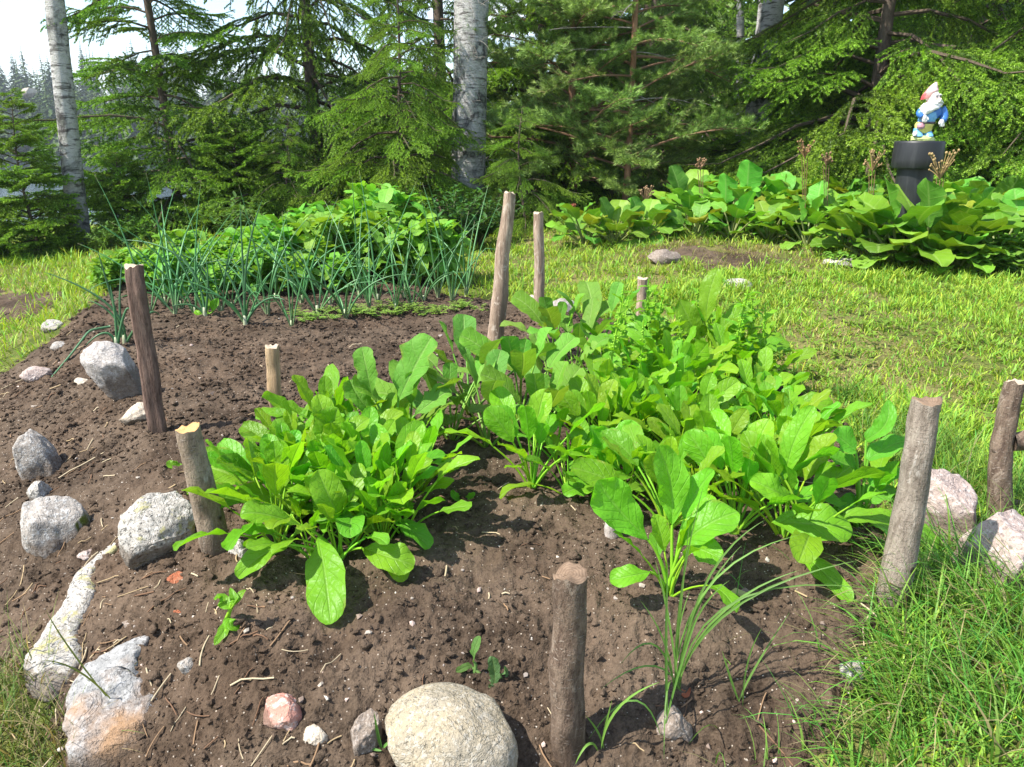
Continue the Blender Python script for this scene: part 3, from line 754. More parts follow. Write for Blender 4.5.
def stake(base, top, w0, w1, bark, cut, label, seed, lean=0.0, kind='round', bend=.0, tilt_cut=0.0, extra=None):
    P0 = ground_at(*base); y = P0[1]
    P1 = at_y(top[0], top[1], y+lean)
    k = depth(P0)/F_; r0, r1 = w0*k/2, w1*depth(P1)/F_/2
    root = thing('stake', label, 'stake', P0)
    A = np.zeros(3); B = P1-P0; ax = norm(B); q = np.random.default_rng(seed)
    n, kk = 40, 20
    s = np.linspace(-.12, 1, n)
    wob = np.stack([fbm(np.stack([s*3+seed, s*0+.3, s*0], 1), 2), fbm(np.stack([s*3+seed, s*0+5.3, s*0], 1), 2), s*0], 1)*r0*.17
    C = A+B*s[:, None]+wob+np.array([bend*r0, 0, 0])*np.sin(np.clip(s, 0, 1)*PI)[:, None]
    rad = r0+(r1-r0)*np.clip(s, 0, 1)
    S = norm(np.cross(ax, (0, 1, 0.0))); U = np.cross(S, ax)
    th = np.arange(kk)*2*PI/kk+q.uniform(0, .3)
    cs, sn = np.cos(th), np.sin(th)
    if kind == 'split':
        m = np.maximum(np.abs(cs), np.abs(sn)); shape = .82/m**.8
    elif kind == 'half':
        shape = np.minimum(1.0, .45/np.maximum(1e-3, -(sn*.95+cs*.2))); shape = np.where(sn*.95+cs*.2 < 0, shape, 1)
    else: shape = np.ones(kk)
    ringv = S[None]*cs[:, None]+U[None]*sn[:, None]
    rr = rad[:, None]*shape[None]
    v = C[:, None]+ringv[None]*rr[..., None]
    g = v.reshape(-1, 3)
    disp = .07*fbm(g/(r0*1.3)*np.array([1, 1, .35])+seed, 4)-.035*np.abs(fbm(g/(r0*.45)*np.array([1, 1, .12])+seed, 2))
    # knots
    kn = [(q.uniform(.15, .9), q.uniform(3.3, 6.1)) for _ in range(3 if kind != 'split' else 0)]
    for ks, ka in kn:
        d = np.repeat((s-ks)*np.linalg.norm(B)/r0, kk)**2+(np.angle(np.exp(1j*(np.tile(th, n)-ka)))*1.1)**2
        disp = disp+.13*np.exp(-d*3.2)
    v = (v.reshape(-1, 3)+np.tile(ringv, (n, 1))*(np.repeat(rad, kk)*disp)[:, None]).reshape(n, kk, 3)
    # uneven saw cut
    cutoff = ringv[:, 0]*tilt_cut*r1 + (q.normal(0, .07, kk)+.16*np.sin(th*2+seed)+.08*np.sin(th*5+seed*2))*r1
    v[-1] += ax[None]*cutoff[:, None]
    i = np.arange(n-1)[:, None]*kk; j = np.arange(kk)[None]; j2 = (j+1) % kk
    mb = MB(); mb.add(v.reshape(-1, 3), np.stack([i+j, i+j2, i+kk+j2, i+kk+j], -1).reshape(-1, 4), None, (1, 1, 1))
    if extra is not None: extra(mb, A, B, ax, r0)
    mb.build('shaft', MBK[bark], root)
    mb = MB(); top_r = v[-1]; cen = top_r.mean(0)
    rings = [top_r, cen+(top_r-cen)*.95+ax*r1*.03, cen+(top_r-cen)*.62+ax*r1*.04, cen+(top_r-cen)*.3+ax*r1*.03]
    vv = np.concatenate(rings+[cen[None]+ax*r1*.04]); uv = np.concatenate([np.tile([[f, 0, 0]], (kk, 1)) for f in (1, .93, .62, .3)]+[[[0, 0, 0]]])
    i = np.arange(3)[:, None]*kk
    quads = np.stack([i+j, i+j2, i+kk+j2, i+kk+j], -1).reshape(-1, 4)
    jj = np.arange(kk); tris = np.stack([3*kk+jj, 3*kk+(jj+1) % kk, np.full(kk, 4*kk)], 1)
    vv[kk:-1] += q.normal(0, .03*r1, (3*kk, 3)); mb.add(vv, quads, tris, (1, 1, 1), uv)
    mb.build('cut_end', CUT[cut], root)
    return root
stake((158, 436), (134, 266), 18, 18, 'red', 'pale', 'tall reddish brown stake with a split flat face, leaning left beside the onions', 1, 0, 'half')
stake((277, 417), (272, 346), 16, 15, 'split', 'pale', 'short squared stake of pale split wood behind the left spinach', 2, 0, 'split')
stake((219, 552), (187, 428), 29, 24, 'smooth', 'fresh', 'smooth brown stake with a fresh orange cut top, left of the spinach', 3, -.02, 'round', 0, .1)
stake((570, 754), (572, 574), 35, 35, 'brown', 'old', 'thick brown stake with a dark sawn top standing at the front of the bed', 4, 0, 'round', -.25, 0)
stake((494, 350), (509, 193), 18, 12, 'tan', 'pale', 'tall weathered stake leaning right, its bark stripped, at the back of the bed', 5)
stake((540, 328), (538, 213), 11, 10, 'tan', 'pale', 'thin upright stake beside two small stones at the back of the bed', 6)
stake((640, 336), (643, 278), 12, 11, 'tan', 'pale', 'short thin stake behind the right spinach at the edge of the lawn', 7)
stake((889, 606), (926, 401), 31, 28, 'grey', 'old', 'thick grey stake leaning between the spinach and the tall grass', 8, .03, 'round', .15, .1)
def fork(mb, A, B, ax, r0):
    p = A+B*.60
    tube(mb, bez(p, p+np.array([.05, -.01, .00]), p+np.array([.062, -.015, .10]), 9)+np.array([.008, -.004, 0]), np.linspace(r0*.85, r0*.7, 9), 12, (1, 1, 1), True, jitter=.12)
stake((1000, 527), (1014, 382), 23, 19, 'brown', 'pale', 'forked brown stake at the right edge above the pink granite', 9, .05, 'round', -.5, 0, fork)
stake((611, 546), (614, 512), 18, 17, 'pale', 'pale', 'short bleached stub of wood under the spinach in the middle of the bed', 10)
# the stick lying by the forked stake
P = ground_at(1014, 522); root = thing('wooden_stick', 'cut stick lying on the grass at the foot of the forked stake', 'stick', P)
mb = MB(); tube(mb, bez((-.02, .02, .03), (.1, 0, .02), (.28, -.05, .03), 16), .018, 12, (1, 1, 1), True, jitter=.1); mb.build('shaft', MBK['brown'], root)

# ================================================================== VEGETABLES
GREEN = np.array([.185, .430, .022])
def lc(r, base=GREEN, v=.14):
    k = r.uniform(1-v, 1+v); return base*np.array([k*r.uniform(.80, 1.35), k, k*r.uniform(.7, 1.3)])
def spinach(lm, sm, r, nl=14, hgt=1.0, spread=1.0, prof='spoon', base=GREEN, org=(0, 0, 0), wr=.50, wave=.09, pucker=.03):
    for i in range(nl):
        f = (i+.5)/nl                                    # 0 inner .. 1 outer
        az = i*2.39996+r.uniform(-.35, .35)
        e0 = R(88-38*f*spread+r.uniform(-9, 9))
        Lp = hgt*(.055+.080*(1-abs(f-.45))+r.uniform(-.02, .03)); Lb = hgt*(.052+.046*min(1, .5+f)+r.uniform(-.02, .022))
        p0 = np.array(org)+np.array([math.cos(az), math.sin(az), 0])*.012*f
        pp = arc(p0, az, e0, -R(8+22*f), Lp, 6, r.uniform(-.2, .2))
        c = lc(r, base)
        tube(sm, pp, np.linspace(.0030, .0019, 6)*hgt, 5, c*np.array([1.35, 1.15, 1.3]), False)
        e1 = e0-R(8+22*f)
        bend = -R(5+70*f*r.uniform(.1, 1.25))
        pb = arc(pp[-1], az+r.uniform(-.3, .3), e1, bend, Lb, 10, r.uniform(-.35, .35))
        nh = upn(pb, az)+np.array([r.normalvariate(0, .3), r.normalvariate(0, .3), r.normalvariate(0, .3)])
        leaf(lm, pb, Lb*wr*r.uniform(.85, 1.15), nh, prof, r.uniform(.1, .4), wave, 4, c, r, 0, pucker)
def bolting(lm, sm, bm_, r, hgt=.30):
    """a plant that has run up to a stalk with arrow-shaped leaves and green flower beads"""
    spinach(lm, sm, r, 9, .95, 1.1)
    p = arc((0, 0, 0), r.uniform(0, 6.28), R(85), R(r.uniform(-12, 8)), hgt, 12)
    tube(sm, p, np.linspace(.0048, .0018, 12), 6, GREEN*np.array([1.2, 1.1, 1.2]), False)
    for i in range(15):
        s = .22+.74*i/15; q = p[int(s*11)]; az = i*2.4+r.uniform(-.3, .3); L = (.095-.06*s)*r.uniform(.8, 1.2)
        pb = arc(q, az, R(r.uniform(15, 55)), -R(r.uniform(20, 75)), L, 8)
        leaf(lm, pb, L*.55, upn(pb, az), 'ovate', .25, .08, 3, lc(r), r)
        if s > .5:
            for _ in range(7):
                b = q+np.array([r.uniform(-.007, .007), r.uniform(-.007, .007), r.uniform(-.012, .012)])
                bm_.add(V1*.0026+b, None, F1, GREEN*np.array([1.4, 1.15, 1.6]))
def proto_spinach(seed, **kw):
    r = random.Random(seed); a, b = MB(), MB(); spinach(a, b, r, **kw); return a, b
SPV = []
for k in range(7):
    a, b = proto_spinach(100+k, nl=[13, 15, 11, 14, 16, 10, 13][k], hgt=[1, 1.1, .95, 1.05, 1.15, .9, 1][k], spread=[1, .8, 1.1, .9, 1, 1.15, .75][k])
    SPV.append([('leaves', a.mesh('leaves', M['spinach'])), ('leaf_stalks', b.mesh('leaf_stalks', M['stem']))])
BOV = []
for k in range(3):
    a, b, c = MB(), MB(), MB(); bolting(a, b, c, random.Random(150+k), [.30, .34, .26][k])
    BOV.append([('leaves', a.mesh('leaves', M['spinach'])), ('stalks', b.mesh('stalks', M['stem'])), ('flower_buds', c.mesh('flower_buds', M['stem']))])
RAV = []
for k in range(3):
    a, b = proto_spinach(180+k, nl=[8, 9, 7][k], hgt=1.25, spread=1.0, prof='lobed', base=np.array([.15, .36, .045]), wr=.62, wave=.07, pucker=.02)
    RAV.append([('leaves', a.mesh('leaves', M['radish'])), ('leaf_stalks', b.mesh('leaf_stalks', M['stem']))])
def plant(name, var, p, rz, label, cat, group=None, scale=1.0, dz=0.0):
    t = thing(name, label, cat, (p[0], p[1], soil_z(p[0], p[1])+dz-.004), rz, group, scale)
    for nm, me in var: inst(nm, me, t)
    return t
rs = random.Random(33)
def spread_in(pix, n, mind, r):
    P = [tuple(ground_at(*q)[:2]) for q in pix]; A = np.array(P); lo, hi = A.min(0), A.max(0); out = []; tries = 0
    while len(out) < n and tries < 9000:
        tries += 1; x, y = r.uniform(lo[0], hi[0]), r.uniform(lo[1], hi[1])
        if poly_sd(P, np.array([x]), np.array([y]))[0] < 0: continue
        if any((x-a)**2+(y-b)**2 < mind**2 for a, b in out): continue
        out.append((x, y))
    return out
G1 = 'spinach plants of the left clump'
for k, p in enumerate(spread_in([(262, 552), (330, 572), (405, 566), (428, 520), (420, 470), (350, 450), (275, 468), (264, 510)], 25, .048, rs)):
    plant('spinach_plant', SPV[k % 7], p, rs.uniform(0, 6.28), 'bright green spinach plant in the crowded clump right of the fresh-cut stake', 'spinach', G1, rs.uniform(.72, .96))
G2 = 'spinach plants of the right patch'
for k, p in enumerate(spread_in([(560, 500), (640, 545), (740, 560), (785, 548), (790, 490), (775, 440), (700, 410), (600, 440)], 27, .064, rs)):
    plant('spinach_plant', SPV[(k*3+1) % 7], p, rs.uniform(0, 6.28), 'bright green spinach plant in the broad patch between front stake and grey stake', 'spinach', G2, rs.uniform(.76, 1.02))
G3 = 'bolting spinach plants at the back of the right patch'
for k, p in enumerate(spread_in([(600, 440), (700, 415), (770, 430), (765, 380), (700, 352), (630, 350), (590, 385)], 20, .09, rs)):
    plant('spinach_plant', BOV[k % 3] if k % 4 else SPV[k % 7], p, rs.uniform(0, 6.28), 'taller spinach plant running to seed at the back of the right patch near the lawn', 'spinach', G3, rs.uniform(.85, 1.1))
G4 = 'radish plants between the two spinach clumps'
for k, q in enumerate([(410, 455), (452, 445), (488, 452), (520, 428), (555, 415), (470, 420), (540, 455), (575, 380), (600, 372), (556, 372)]):
    plant('radish_plant', RAV[k % 3], ground_at(*q), rs.uniform(0, 6.28), 'radish plant with broad rough pale green leaves between the two spinach clumps', 'radish', G4, rs.uniform(.9, 1.2))
for q, lab in [((532, 492), 'small tufted spinach plant standing out in front of the middle of the bed'), ((556, 470), 'spinach plant at the left corner of the right patch')]:
    plant('spinach_plant', SPV[rs.randrange(7)], ground_at(*q), rs.uniform(0, 6.28), lab, 'spinach', None, .95)

# leaves that stick out of the clumps and can be told apart, each on its plant
def hero(name, base, leaves, label, cat='spinach', prof='spoon', mat='spinach', basecol=GREEN, fill=None, fillscale=.9, group=None):
    P = ground_at(*base); P[2] = soil_z(P[0], P[1]); y0 = P[1]; r = random.Random(int(base[0]*7+base[1]))
    t = thing(name, label, cat, P, 0, group); lm, sm = MB(), MB()
    for (b, tip, w, dyb, dyt, sag) in leaves:
        B = at_y(b[0], b[1], y0+dyb); T_ = at_y(tip[0], tip[1], y0+dyt)
        g_ = ground_at(*tip)
        if T_[1] > g_[1]-.012: T_ = at_y(tip[0], tip[1], g_[1]-.02)
        mid = (B+T_)/2+np.array([0, 0, sag]); W = w*depth(mid)/F_*.98
        pts = bez(B, mid, T_, 14)-P
        tocam = norm(CAM-mid); nh = tocam*.7+np.array([0, 0, .6])
        k_ = r.uniform(.92, 1.15); c = np.array(basecol)*np.array([k_*r.uniform(.9, 1.12), k_, k_])
        pts = pts+np.sin(np.linspace(0, PI, 14))[:, None]*np.array([r.uniform(-.012, .012), r.uniform(-.02, .01), 0]); leaf(lm, pts, W, nh+np.array([r.uniform(-.5, .2), 0, .2]), prof, r.uniform(.15, .4), .10, 5, c, r, 0, .035)
        g = np.array([r.uniform(-.012, .012), r.uniform(-.01, .01), 0])
        st = bez(g, np.array([(B-P)[0]*.4, (B-P)[1]*.4, (B-P)[2]*.75]), B-P, 9)
        tube(sm, st, np.linspace(.0034, .0024, 9), 6, c*np.array([1.3, 1.12, 1.3]), False)
    if fill: spinach(lm, sm, r, fill, fillscale)
    lm.build('leaves', M[mat], t); sm.build('leaf_stalks', M['stem'], t)
    return t
hero('spinach_plant', (338, 566), [((318, 538), (331, 624), 43, -.04, -.185, .02), ((362, 548), (414, 566), 34, -.03, -.08, .02), ((300, 525), (240, 515), 26, -.02, -.05, .03), ((290, 545), (238, 578), 27, -.03, -.09, .03), ((340, 520), (318, 470), 34, 0, 0, .0)],
     'spinach plant with one long hanging leaf at the front of the left clump', fill=9)
hero('spinach_plant', (300, 500), [((300, 470), (272, 440), 38, 0, .02, .01), ((330, 450), (338, 408), 40, 0, 0, 0), ((280, 480), (228, 470), 30, 0, -.02, .02)], 'spinach plant with broad flat leaves in the middle of the left clump', fill=8)
hero('radish_plant', (240, 500), [((248, 480), (210, 468), 38, .02, .03, .02), ((222, 478), (182, 494), 24, .03, .03, .02)], 'radish plant with two wide rounded leaves behind the cut stake', 'radish', 'ovate', 'radish')
hero('radish_plant', (398, 470), [((398, 402), (432, 337), 47, .02, .05, 0), ((372, 395), (362, 347), 26, .02, .04, 0), ((415, 415), (450, 390), 30, 0, .02, .01), ((380, 420), (350, 380), 30, .02, .03, .01)], 'radish plant with one tall upright pale leaf at the back of the left clump', 'radish', 'lobed', 'radish', np.array([.15, .36, .045]))
hero('spinach_plant', (668, 608), [((648, 540), (598, 480), 46, 0, 0, .01), ((672, 525), (658, 446), 38, .01, .03, 0), ((650, 572), (610, 580), 25, -.02, -.03, .01), ((682, 545), (738, 512), 42, 0, .0, .02), ((684, 520), (714, 470), 28, .02, .03, 0), ((690, 550), (722, 560), 30, -.02, -.05, .01)],
     'spinach plant with big puckered leaves standing foremost in the right patch', fill=7, fillscale=.8)
hero('spinach_plant', (800, 560), [((772, 522), (852, 528), 44, 0, -.05, .02), ((792, 545), (852, 602), 24, -.03, -.15, .02), ((790, 500), (750, 480), 30, 0, 0, .01), ((785, 480), (814, 406), 26, .02, .04, 0)], 'spinach plant with a wide leaf lying towards the grey stake', fill=9)
hero('spinach_plant', (605, 505), [((612, 488), (563, 494), 24, 0, -.03, .01), ((618, 470), (592, 430), 34, 0, .02, 0), ((640, 470), (632, 420), 36, .02, .04, 0)], 'spinach plant with a small yellow-green leaf lying on bare soil', fill=8)
hero('spinach_plant', (712, 385), [((706, 322), (718, 268), 22, .02, .05, 0), ((700, 340), (680, 300), 24, .02, .03, 0), ((720, 330), (755, 310), 26, 0, .02, .01), ((735, 345), (790, 345), 24, 0, 0, .02), ((730, 360), (785, 385), 22, 0, -.02, .02)], 'tallest spinach plant with one twisted upright leaf at the back of the right patch', fill=10)
hero('sorrel_plant', (858, 530), [((855, 450), (833, 432), 30, 0, 0, .01), ((858, 470), (826, 458), 26, 0, -.02, .01), ((868, 460), (912, 440), 24, 0, .02, .015), ((866, 440), (888, 400), 20, .02, .03, 0), ((860, 500), (896, 490), 26, 0, 0, .01), ((864, 505), (838, 520), 30, 0, -.02, .01), ((870, 485), (905, 470), 22, 0, .02, .01)],
     'leafy stalked plant standing apart between the spinach and the grey stake', 'vegetable plant', 'ovate', 'spinach', np.array([.14, .38, .03]), 6, .8)
# small weeds
hero('weed', (226, 640), [((232, 608), (218, 598), 14, 0, 0, .0), ((236, 602), (246, 590), 12, 0, 0, 0), ((230, 618), (242, 628), 14, 0, 0, .005), ((228, 622), (214, 645), 12, 0, -.01, .0), ((234, 600), (230, 588), 10, 0, 0, 0)], 'small pale green creeping weed on the bare soil below the left spinach', 'weed', 'ovate')
hero('dandelion_seedling', (480, 676), [((472, 668), (456, 672), 9, 0, 0, .004), ((474, 662), (480, 636), 11, 0, 0, .004)], 'small jagged dandelion leaf just behind the big tan stone', 'weed', 'lobed', 'radish', np.array([.10, .22, .05]))
hero('dandelion_seedling', (496, 690), [((494, 690), (492, 656), 14, 0, 0, 0), ((496, 688), (504, 668), 10, 0, 0, 0)], 'small upright jagged weed leaf touching the right side of the big tan stone', 'weed', 'lobed', 'radish', np.array([.12, .24, .09]))
hero('weed', (460, 505), [((462, 500), (452, 490), 9, 0, 0, 0), ((464, 500), (474, 492), 9, 0, 0, 0)], 'tiny sprout on the bare soil in the middle of the bed', 'weed', 'ovate')
hero('weed', (186, 470), [((183, 468), (170, 460), 11, 0, 0, .0), ((187, 468), (196, 474), 8, 0, 0, 0)], 'tiny weed between the tall reddish stake and the cut stake', 'weed', 'ovate')
hero('weed', (210, 320), [((206, 310), (200, 296), 10, 0, 0, 0), ((212, 312), (218, 298), 10, 0, 0, 0), ((209, 316), (196, 310), 9, 0, 0, 0)], 'small bright weed at the foot of the onions, right of the tall reddish stake', 'weed', 'ovate')

# onion plants
def onion_mesh(seed, n=7, h=.5):
    r = random.Random(seed); mb = MB()
    for i in range(n):
        az = i*2.4+r.uniform(-.6, .6); L = h*r.uniform(.6, 1.15); e0 = R(r.uniform(60, 90)); bd = -R(r.choice([10, 25, 45, 80, 125]))*r.uniform(.6, 1.2)
        nn = 16; p = arc((.006*math.cos(az), .006*math.sin(az), 0), az, e0, bd, L, nn)
        if r.random() < .28:                              # kinked leaf that hangs from the bend
            k = int(nn*r.uniform(.5, .75)); q = arc(p[k], az+r.uniform(-.4, .4), R(r.uniform(-35, 5)), -R(40), L*(1-k/nn)*1.1, nn-k); p = np.concatenate([p[:k], q])
        s = np.linspace(0, 1, len(p)); rad = .0038*(1-s)**.6*(.75+.5*np.sin(np.clip(s*1.3, 0, 1)*PI))+.0006
        c0 = np.array([.20, .27, .13]); c1 = np.array([.085, .235, .075])*r.uniform(.75, 1.25)
        c = c0+(c1-c0)*np.clip(s*5, 0, 1)[:, None]; c = np.where(s[:, None] > .97, np.array([.35, .3, .15]), c)
        tube(mb, p, rad*r.uniform(.8, 1.15), 7, c, False)
    b = MB(); tube(b, [(0, 0, -.015), (0, 0, .0), (0, 0, .02), (0, 0, .04)], [.007, .009, .007, .006], 8, (.42, .45, .28)); return [('leaves', mb.mesh('leaves', M['onion'])), ('bulb', b.mesh('bulb', M['stem']))]
ONV = [onion_mesh(200+k, [6, 5, 7, 5, 6][k], [.52, .60, .48, .56, .45][k]) for k in range(5)]
GO = 'onion plants in the row before the potatoes'
for k, (px, py) in enumerate([(214, 306), (232, 309), (246, 326), (268, 318), (292, 330), (302, 306), (330, 308), (346, 322), (360, 302), (378, 305), (396, 312), (404, 300), (424, 304), (438, 300), (452, 304), (466, 298), (318, 318), (276, 303), (196, 318), (222, 316), (256, 308), (182, 312), (166, 310), (176, 318), (150, 316), (370, 312), (412, 308)]):
    plant('onion_plant', ONV[(k*2) % 5], ground_at(px, py), rs.uniform(0, 6.28), 'onion plant with blue-green tubular leaves in the row before the potato plants', 'onion', GO, rs.uniform(.8, 1.1))
def long_onion(base, tips, label):
    P = ground_at(*base); P[2] = soil_z(P[0], P[1]); t = thing('onion_plant', label, 'onion', P); mb = MB()
    for ctrl, tip, dy in tips:
        p = bez((0, 0, 0), (at_y(*ctrl, P[1])-P)*1.0, at_y(*tip, P[1]+dy)-P, 20); s = np.linspace(0, 1, 20)
        tube(mb, p, .0058*(1-s)**.5+.0006, 7, np.array([.065, .17, .065])*rs.uniform(.8, 1.2)*(1+0*s)[:, None], False)
    mb.build('leaves', M['onion'], t); b = MB(); tube(b, [(0, 0, -.015), (0, 0, .0), (0, 0, .02), (0, 0, .04)], [.009, .011, .009, .007], 8, (.42, .45, .28)); b.build('bulb', M['stem'], t)
long_onion((126, 348), [((112, 300), (98, 252), 0), ((130, 300), (44, 272), -.05), ((120, 310), (88, 300), 0), ((150, 300), (160, 316), .1), ((116, 320), (122, 262), .1)], 'onion plant with arching leaves beside the tall reddish stake')
long_onion((118, 352), [((110, 320), (86, 345), -.05), ((116, 310), (110, 285), 0), ((125, 300), (130, 310), 0)], 'onion plant with a drooping leaf low at the left rim of the bed')
long_onion((206, 322), [((192, 280), (158, 224), 0), ((200, 240), (122, 240), .05), ((196, 300), (172, 306), -.05), ((210, 280), (206, 258), 0)], 'onion plant with one leaf bending far left above the tall reddish stake')
long_onion((246, 328), [((240, 260), (262, 200), 0), ((238, 280), (214, 258), 0), ((243, 270), (240, 205), 0), ((262, 290), (285, 300), -.05)], 'tallest onion plant with leaves rising straight above the row')
# the single long leaf that lies down the left slope
P = ground_at(112, 338); mb = MB()
pp = np.array([ground_at(*q)+np.array([0, 0, h]) for q, h in [((112, 338), .05), ((92, 344), .06), ((72, 362), .03), ((44, 390), .012), ((50, 404), .012), ((68, 418), .012)]])
tt = np.linspace(0, 5, 40); pp = np.stack([np.interp(tt, range(6), pp[:, k]) for k in range(3)], 1)
for _ in range(2): pp[1:-1] = (pp[:-2]+2*pp[1:-1]+pp[2:])/4
tube(mb, pp-P, np.linspace(.0058, .0012, 40), 7, (.10, .22, .10)); o = mb.build('onion_leaf', M['onion']); o.location = P
tag(o, 'long bent green onion leaf lying down the left slope', 'onion leaf')

# potato plants
def potato_mesh(seed, h=.42, ns=6, wide=.9):
    r = random.Random(seed); lm, sm = MB(), MB(); base = np.array([.165, .38, .04])
    for i in range(ns):
        az = i*2*PI/ns+r.uniform(-.4, .4); p = arc((0, 0, 0), az, R(r.uniform(62, 90)), -R(r.uniform(0, 30)), h*r.uniform(.7, 1.15), 10)
        tube(sm, p, np.linspace(.006, .003, 10), 6, base*1.1, False)
        for k in range(3, 10):
            for w in range(1+(k % 2)):
                a2 = az+k*2.4+w*2.7+r.uniform(-.4, .4); L = .15*wide*r.uniform(.7, 1.1)*(1.1-.04*k)
                q = arc(p[k], a2, R(r.uniform(20, 75)), -R(r.uniform(40, 100)), L, 8); tube(sm, q, .0017, 4, base*1.2, False)
                c = base*r.uniform(.82, 1.22)*np.array([r.uniform(.85, 1.25), 1, r.uniform(.8, 1.2)])
                for j, sd in ((3, 1), (3, -1), (5, 1), (5, -1), (7, 0)):
                    l2 = .080*r.uniform(.75, 1.2)*(1.25 if sd == 0 else 1); a3 = a2+sd*1.05
                    b = arc(q[j], a3, R(r.uniform(-45, 60)), -R(r.uniform(10, 60)), l2, 6); leaf(lm, b, l2*.66, upn(b, a3)+np.array([r.normalvariate(0, .35), r.normalvariate(0, .35), 0]), 'ovate', .22, .06, 2, c, r)
    return [('leaves', lm.mesh('leaves', M['potato'])), ('stems', sm.mesh('stems', M['stem']))]
POV = [potato_mesh(300+k, [.31, .28, .33, .25][k], [6, 7, 6, 5][k]) for k in range(4)]
GP = 'potato plants in the rows at the back of the bed'
for k, (px, py, s) in enumerate([(272, 286, .95), (300, 280, 1.0), (332, 284, .95), (362, 280, 1.1), (392, 282, 1.15), (418, 284, 1.05), (440, 284, .85), (285, 270, 1.05), (318, 268, 1.1), (350, 268, 1.15), (384, 268, 1.25), (412, 268, 1.2), (250, 280, .8), (236, 292, .6), (262, 296, .6), (300, 296, .62), (345, 296, .6)]):
    plant('potato_plant', POV[k % 4], ground_at(px, py), rs.uniform(0, 6.28), 'bushy bright green potato plant behind the onion row', 'potato plant', GP, s)
GP2 = 'low potato plants at the left back'
for k, (px, py, s) in enumerate([(150, 292, .62), (176, 296, .58), (200, 290, .66), (222, 284, .72), (168, 280, .62), (190, 276, .66), (128, 284, .6), (110, 290, .5), (214, 300, .5)]):
    plant('potato_plant', POV[(k+1) % 4], ground_at(px, py), rs.uniform(0, 6.28), 'low young potato plant behind the tall reddish stake', 'potato plant', GP2, s)
# carrot seedlings in a line
def seedling_mesh(seed):
    r = random.Random(seed); mb = MB()
    for i in range(9):
        az = r.uniform(0, 6.28); L = r.uniform(.03, .06); p = arc((0, 0, 0), az, R(r.uniform(40, 85)), -R(50), L, 5); tube(mb, p, .0010, 4, (.20, .30, .05), False)
        for j in (2, 3, 4):
            for sd in (-1, 1):
                b = arc(p[j], az+sd*.9, .3, -.5, L*.4, 4); leaf(mb, b, L*.2, (0, 0, 1), 'lance', .1, 0, 1, (.19, .31, .045), r)
    return [('leaves', mb.mesh('leaves', M['stem']))]
SEV = [seedling_mesh(400+k) for k in range(4)]
GS = 'seedlings in a line before the onions'
for k in range(30):
    px = 296+k*6.2+rs.uniform(-4, 4); py = 322-k*.45+rs.uniform(-5, 5)
    plant('carrot_seedling', SEV[k % 4], ground_at(px, py), rs.uniform(0, 6.28), 'tiny feathery seedling in the thin line on bare soil before the onions', 'seedling', GS, rs.uniform(.7, 1.3))
# loose grass plants growing in the front of the bed
def grass_tuft(base, blades_, label, w=.0035, col=(.12, .25, .05)):
    P = ground_at(*base); P[2] = soil_z(P[0], P[1]); t = thing('grass_tuft', label, 'grass', P); mb = MB()
    for ctrl, tip, dy in blades_:
        p = bez((rs.uniform(-.006, .006), rs.uniform(-.006, .006), 0), at_y(*ctrl, P[1]+dy*.4)-P, at_y(*tip, P[1]+dy)-P, 14)
        leaf(mb, p, w*rs.uniform(.8, 1.3), norm(CAM-P)+np.array([rs.uniform(-.4, .4), 0, .3]), 'lance', .35, 0, 1, np.array(col)*rs.uniform(.8, 1.25), rs)
    mb.build('blades', M['grass'], t)
grass_tuft((676, 700), [((690, 560), (765, 520), -.02), ((672, 600), (705, 480), 0), ((700, 590), (860, 560), -.05), ((660, 610), (620, 665), -.05), ((668, 600), (655, 560), 0), ((686, 600), (742, 545), .02), ((664, 650), (664, 760), -.12), ((690, 560), (880, 590), -.05), ((660, 640), (600, 690), -.04), ((684, 610), (730, 580), -.02), ((700, 600), (800, 570), -.03), ((680, 600), (690, 520), .01), ((672, 640), (640, 600), 0), ((690, 640), (740, 600), -.02), ((680, 560), (800, 535), .02), ((668, 650), (690, 590), 0)],
           'wiry grass plant with long arching blades at the front of the right spinach', .0036)
grass_tuft((664, 740), [((664, 650), (668, 560), 0), ((640, 660), (588, 740), -.02), ((680, 660), (700, 610), 0)], 'thin grass plant with upright blades right of the front stake', .0036)
grass_tuft((738, 712), [((742, 660), (762, 628), 0), ((745, 680), (790, 612), .03), ((730, 680), (722, 650), 0)], 'small grass plant of three blades on bare soil at the right front', .0036)
grass_tuft((600, 760), [((606, 700), (660, 682), -.02), ((590, 730), (575, 765), -.03), ((604, 730), (612, 700), 0), ((600, 730), (585, 715), 0)], 'grass sprout at the foot of the front stake', .0038, (.16, .28, .05))
grass_tuft((118, 720), [((60, 640), (46, 610), 0), ((80, 660), (40, 660), -.05)], 'few thin grass stems before the rusty boulder', .003, (.16, .2, .05))
grass_tuft((380, 760), [((378, 740), (374, 712), 0), ((384, 745), (400, 735), 0), ((372, 750), (356, 742), 0)], 'grass sprout left of the big tan stone', .0045)

def fallen(px, py, az, L, col, label):
    P = ground_at(px, py); P[2] = soil_z(P[0], P[1])+.006; mb = MB(); p = arc((0, 0, 0), az, .25, -.5, L, 8); leaf(mb, p, L*.5, (0, 0, 1), 'ovate', .3, .12, 3, col, rs); o = mb.build('withered_leaf', M['grass']); o.location = P; tag(o, label, 'leaf')
fallen(728, 606, -.6, .045, (.42, .40, .16), 'withered cream-yellow leaf on the soil beside the wiry grass plant')
fallen(684, 706, 1.2, .03, (.34, .12, .05), 'rust red dead leaf scrap on the soil by the wiry grass plant')
fallen(196, 478, .4, .035, (.20, .34, .04), 'torn green leaf scrap on the soil behind the fresh-cut stake')
fallen(438, 438, 2.4, .04, (.36, .05, .04), 'bright red leaf scrap under the radish leaves')
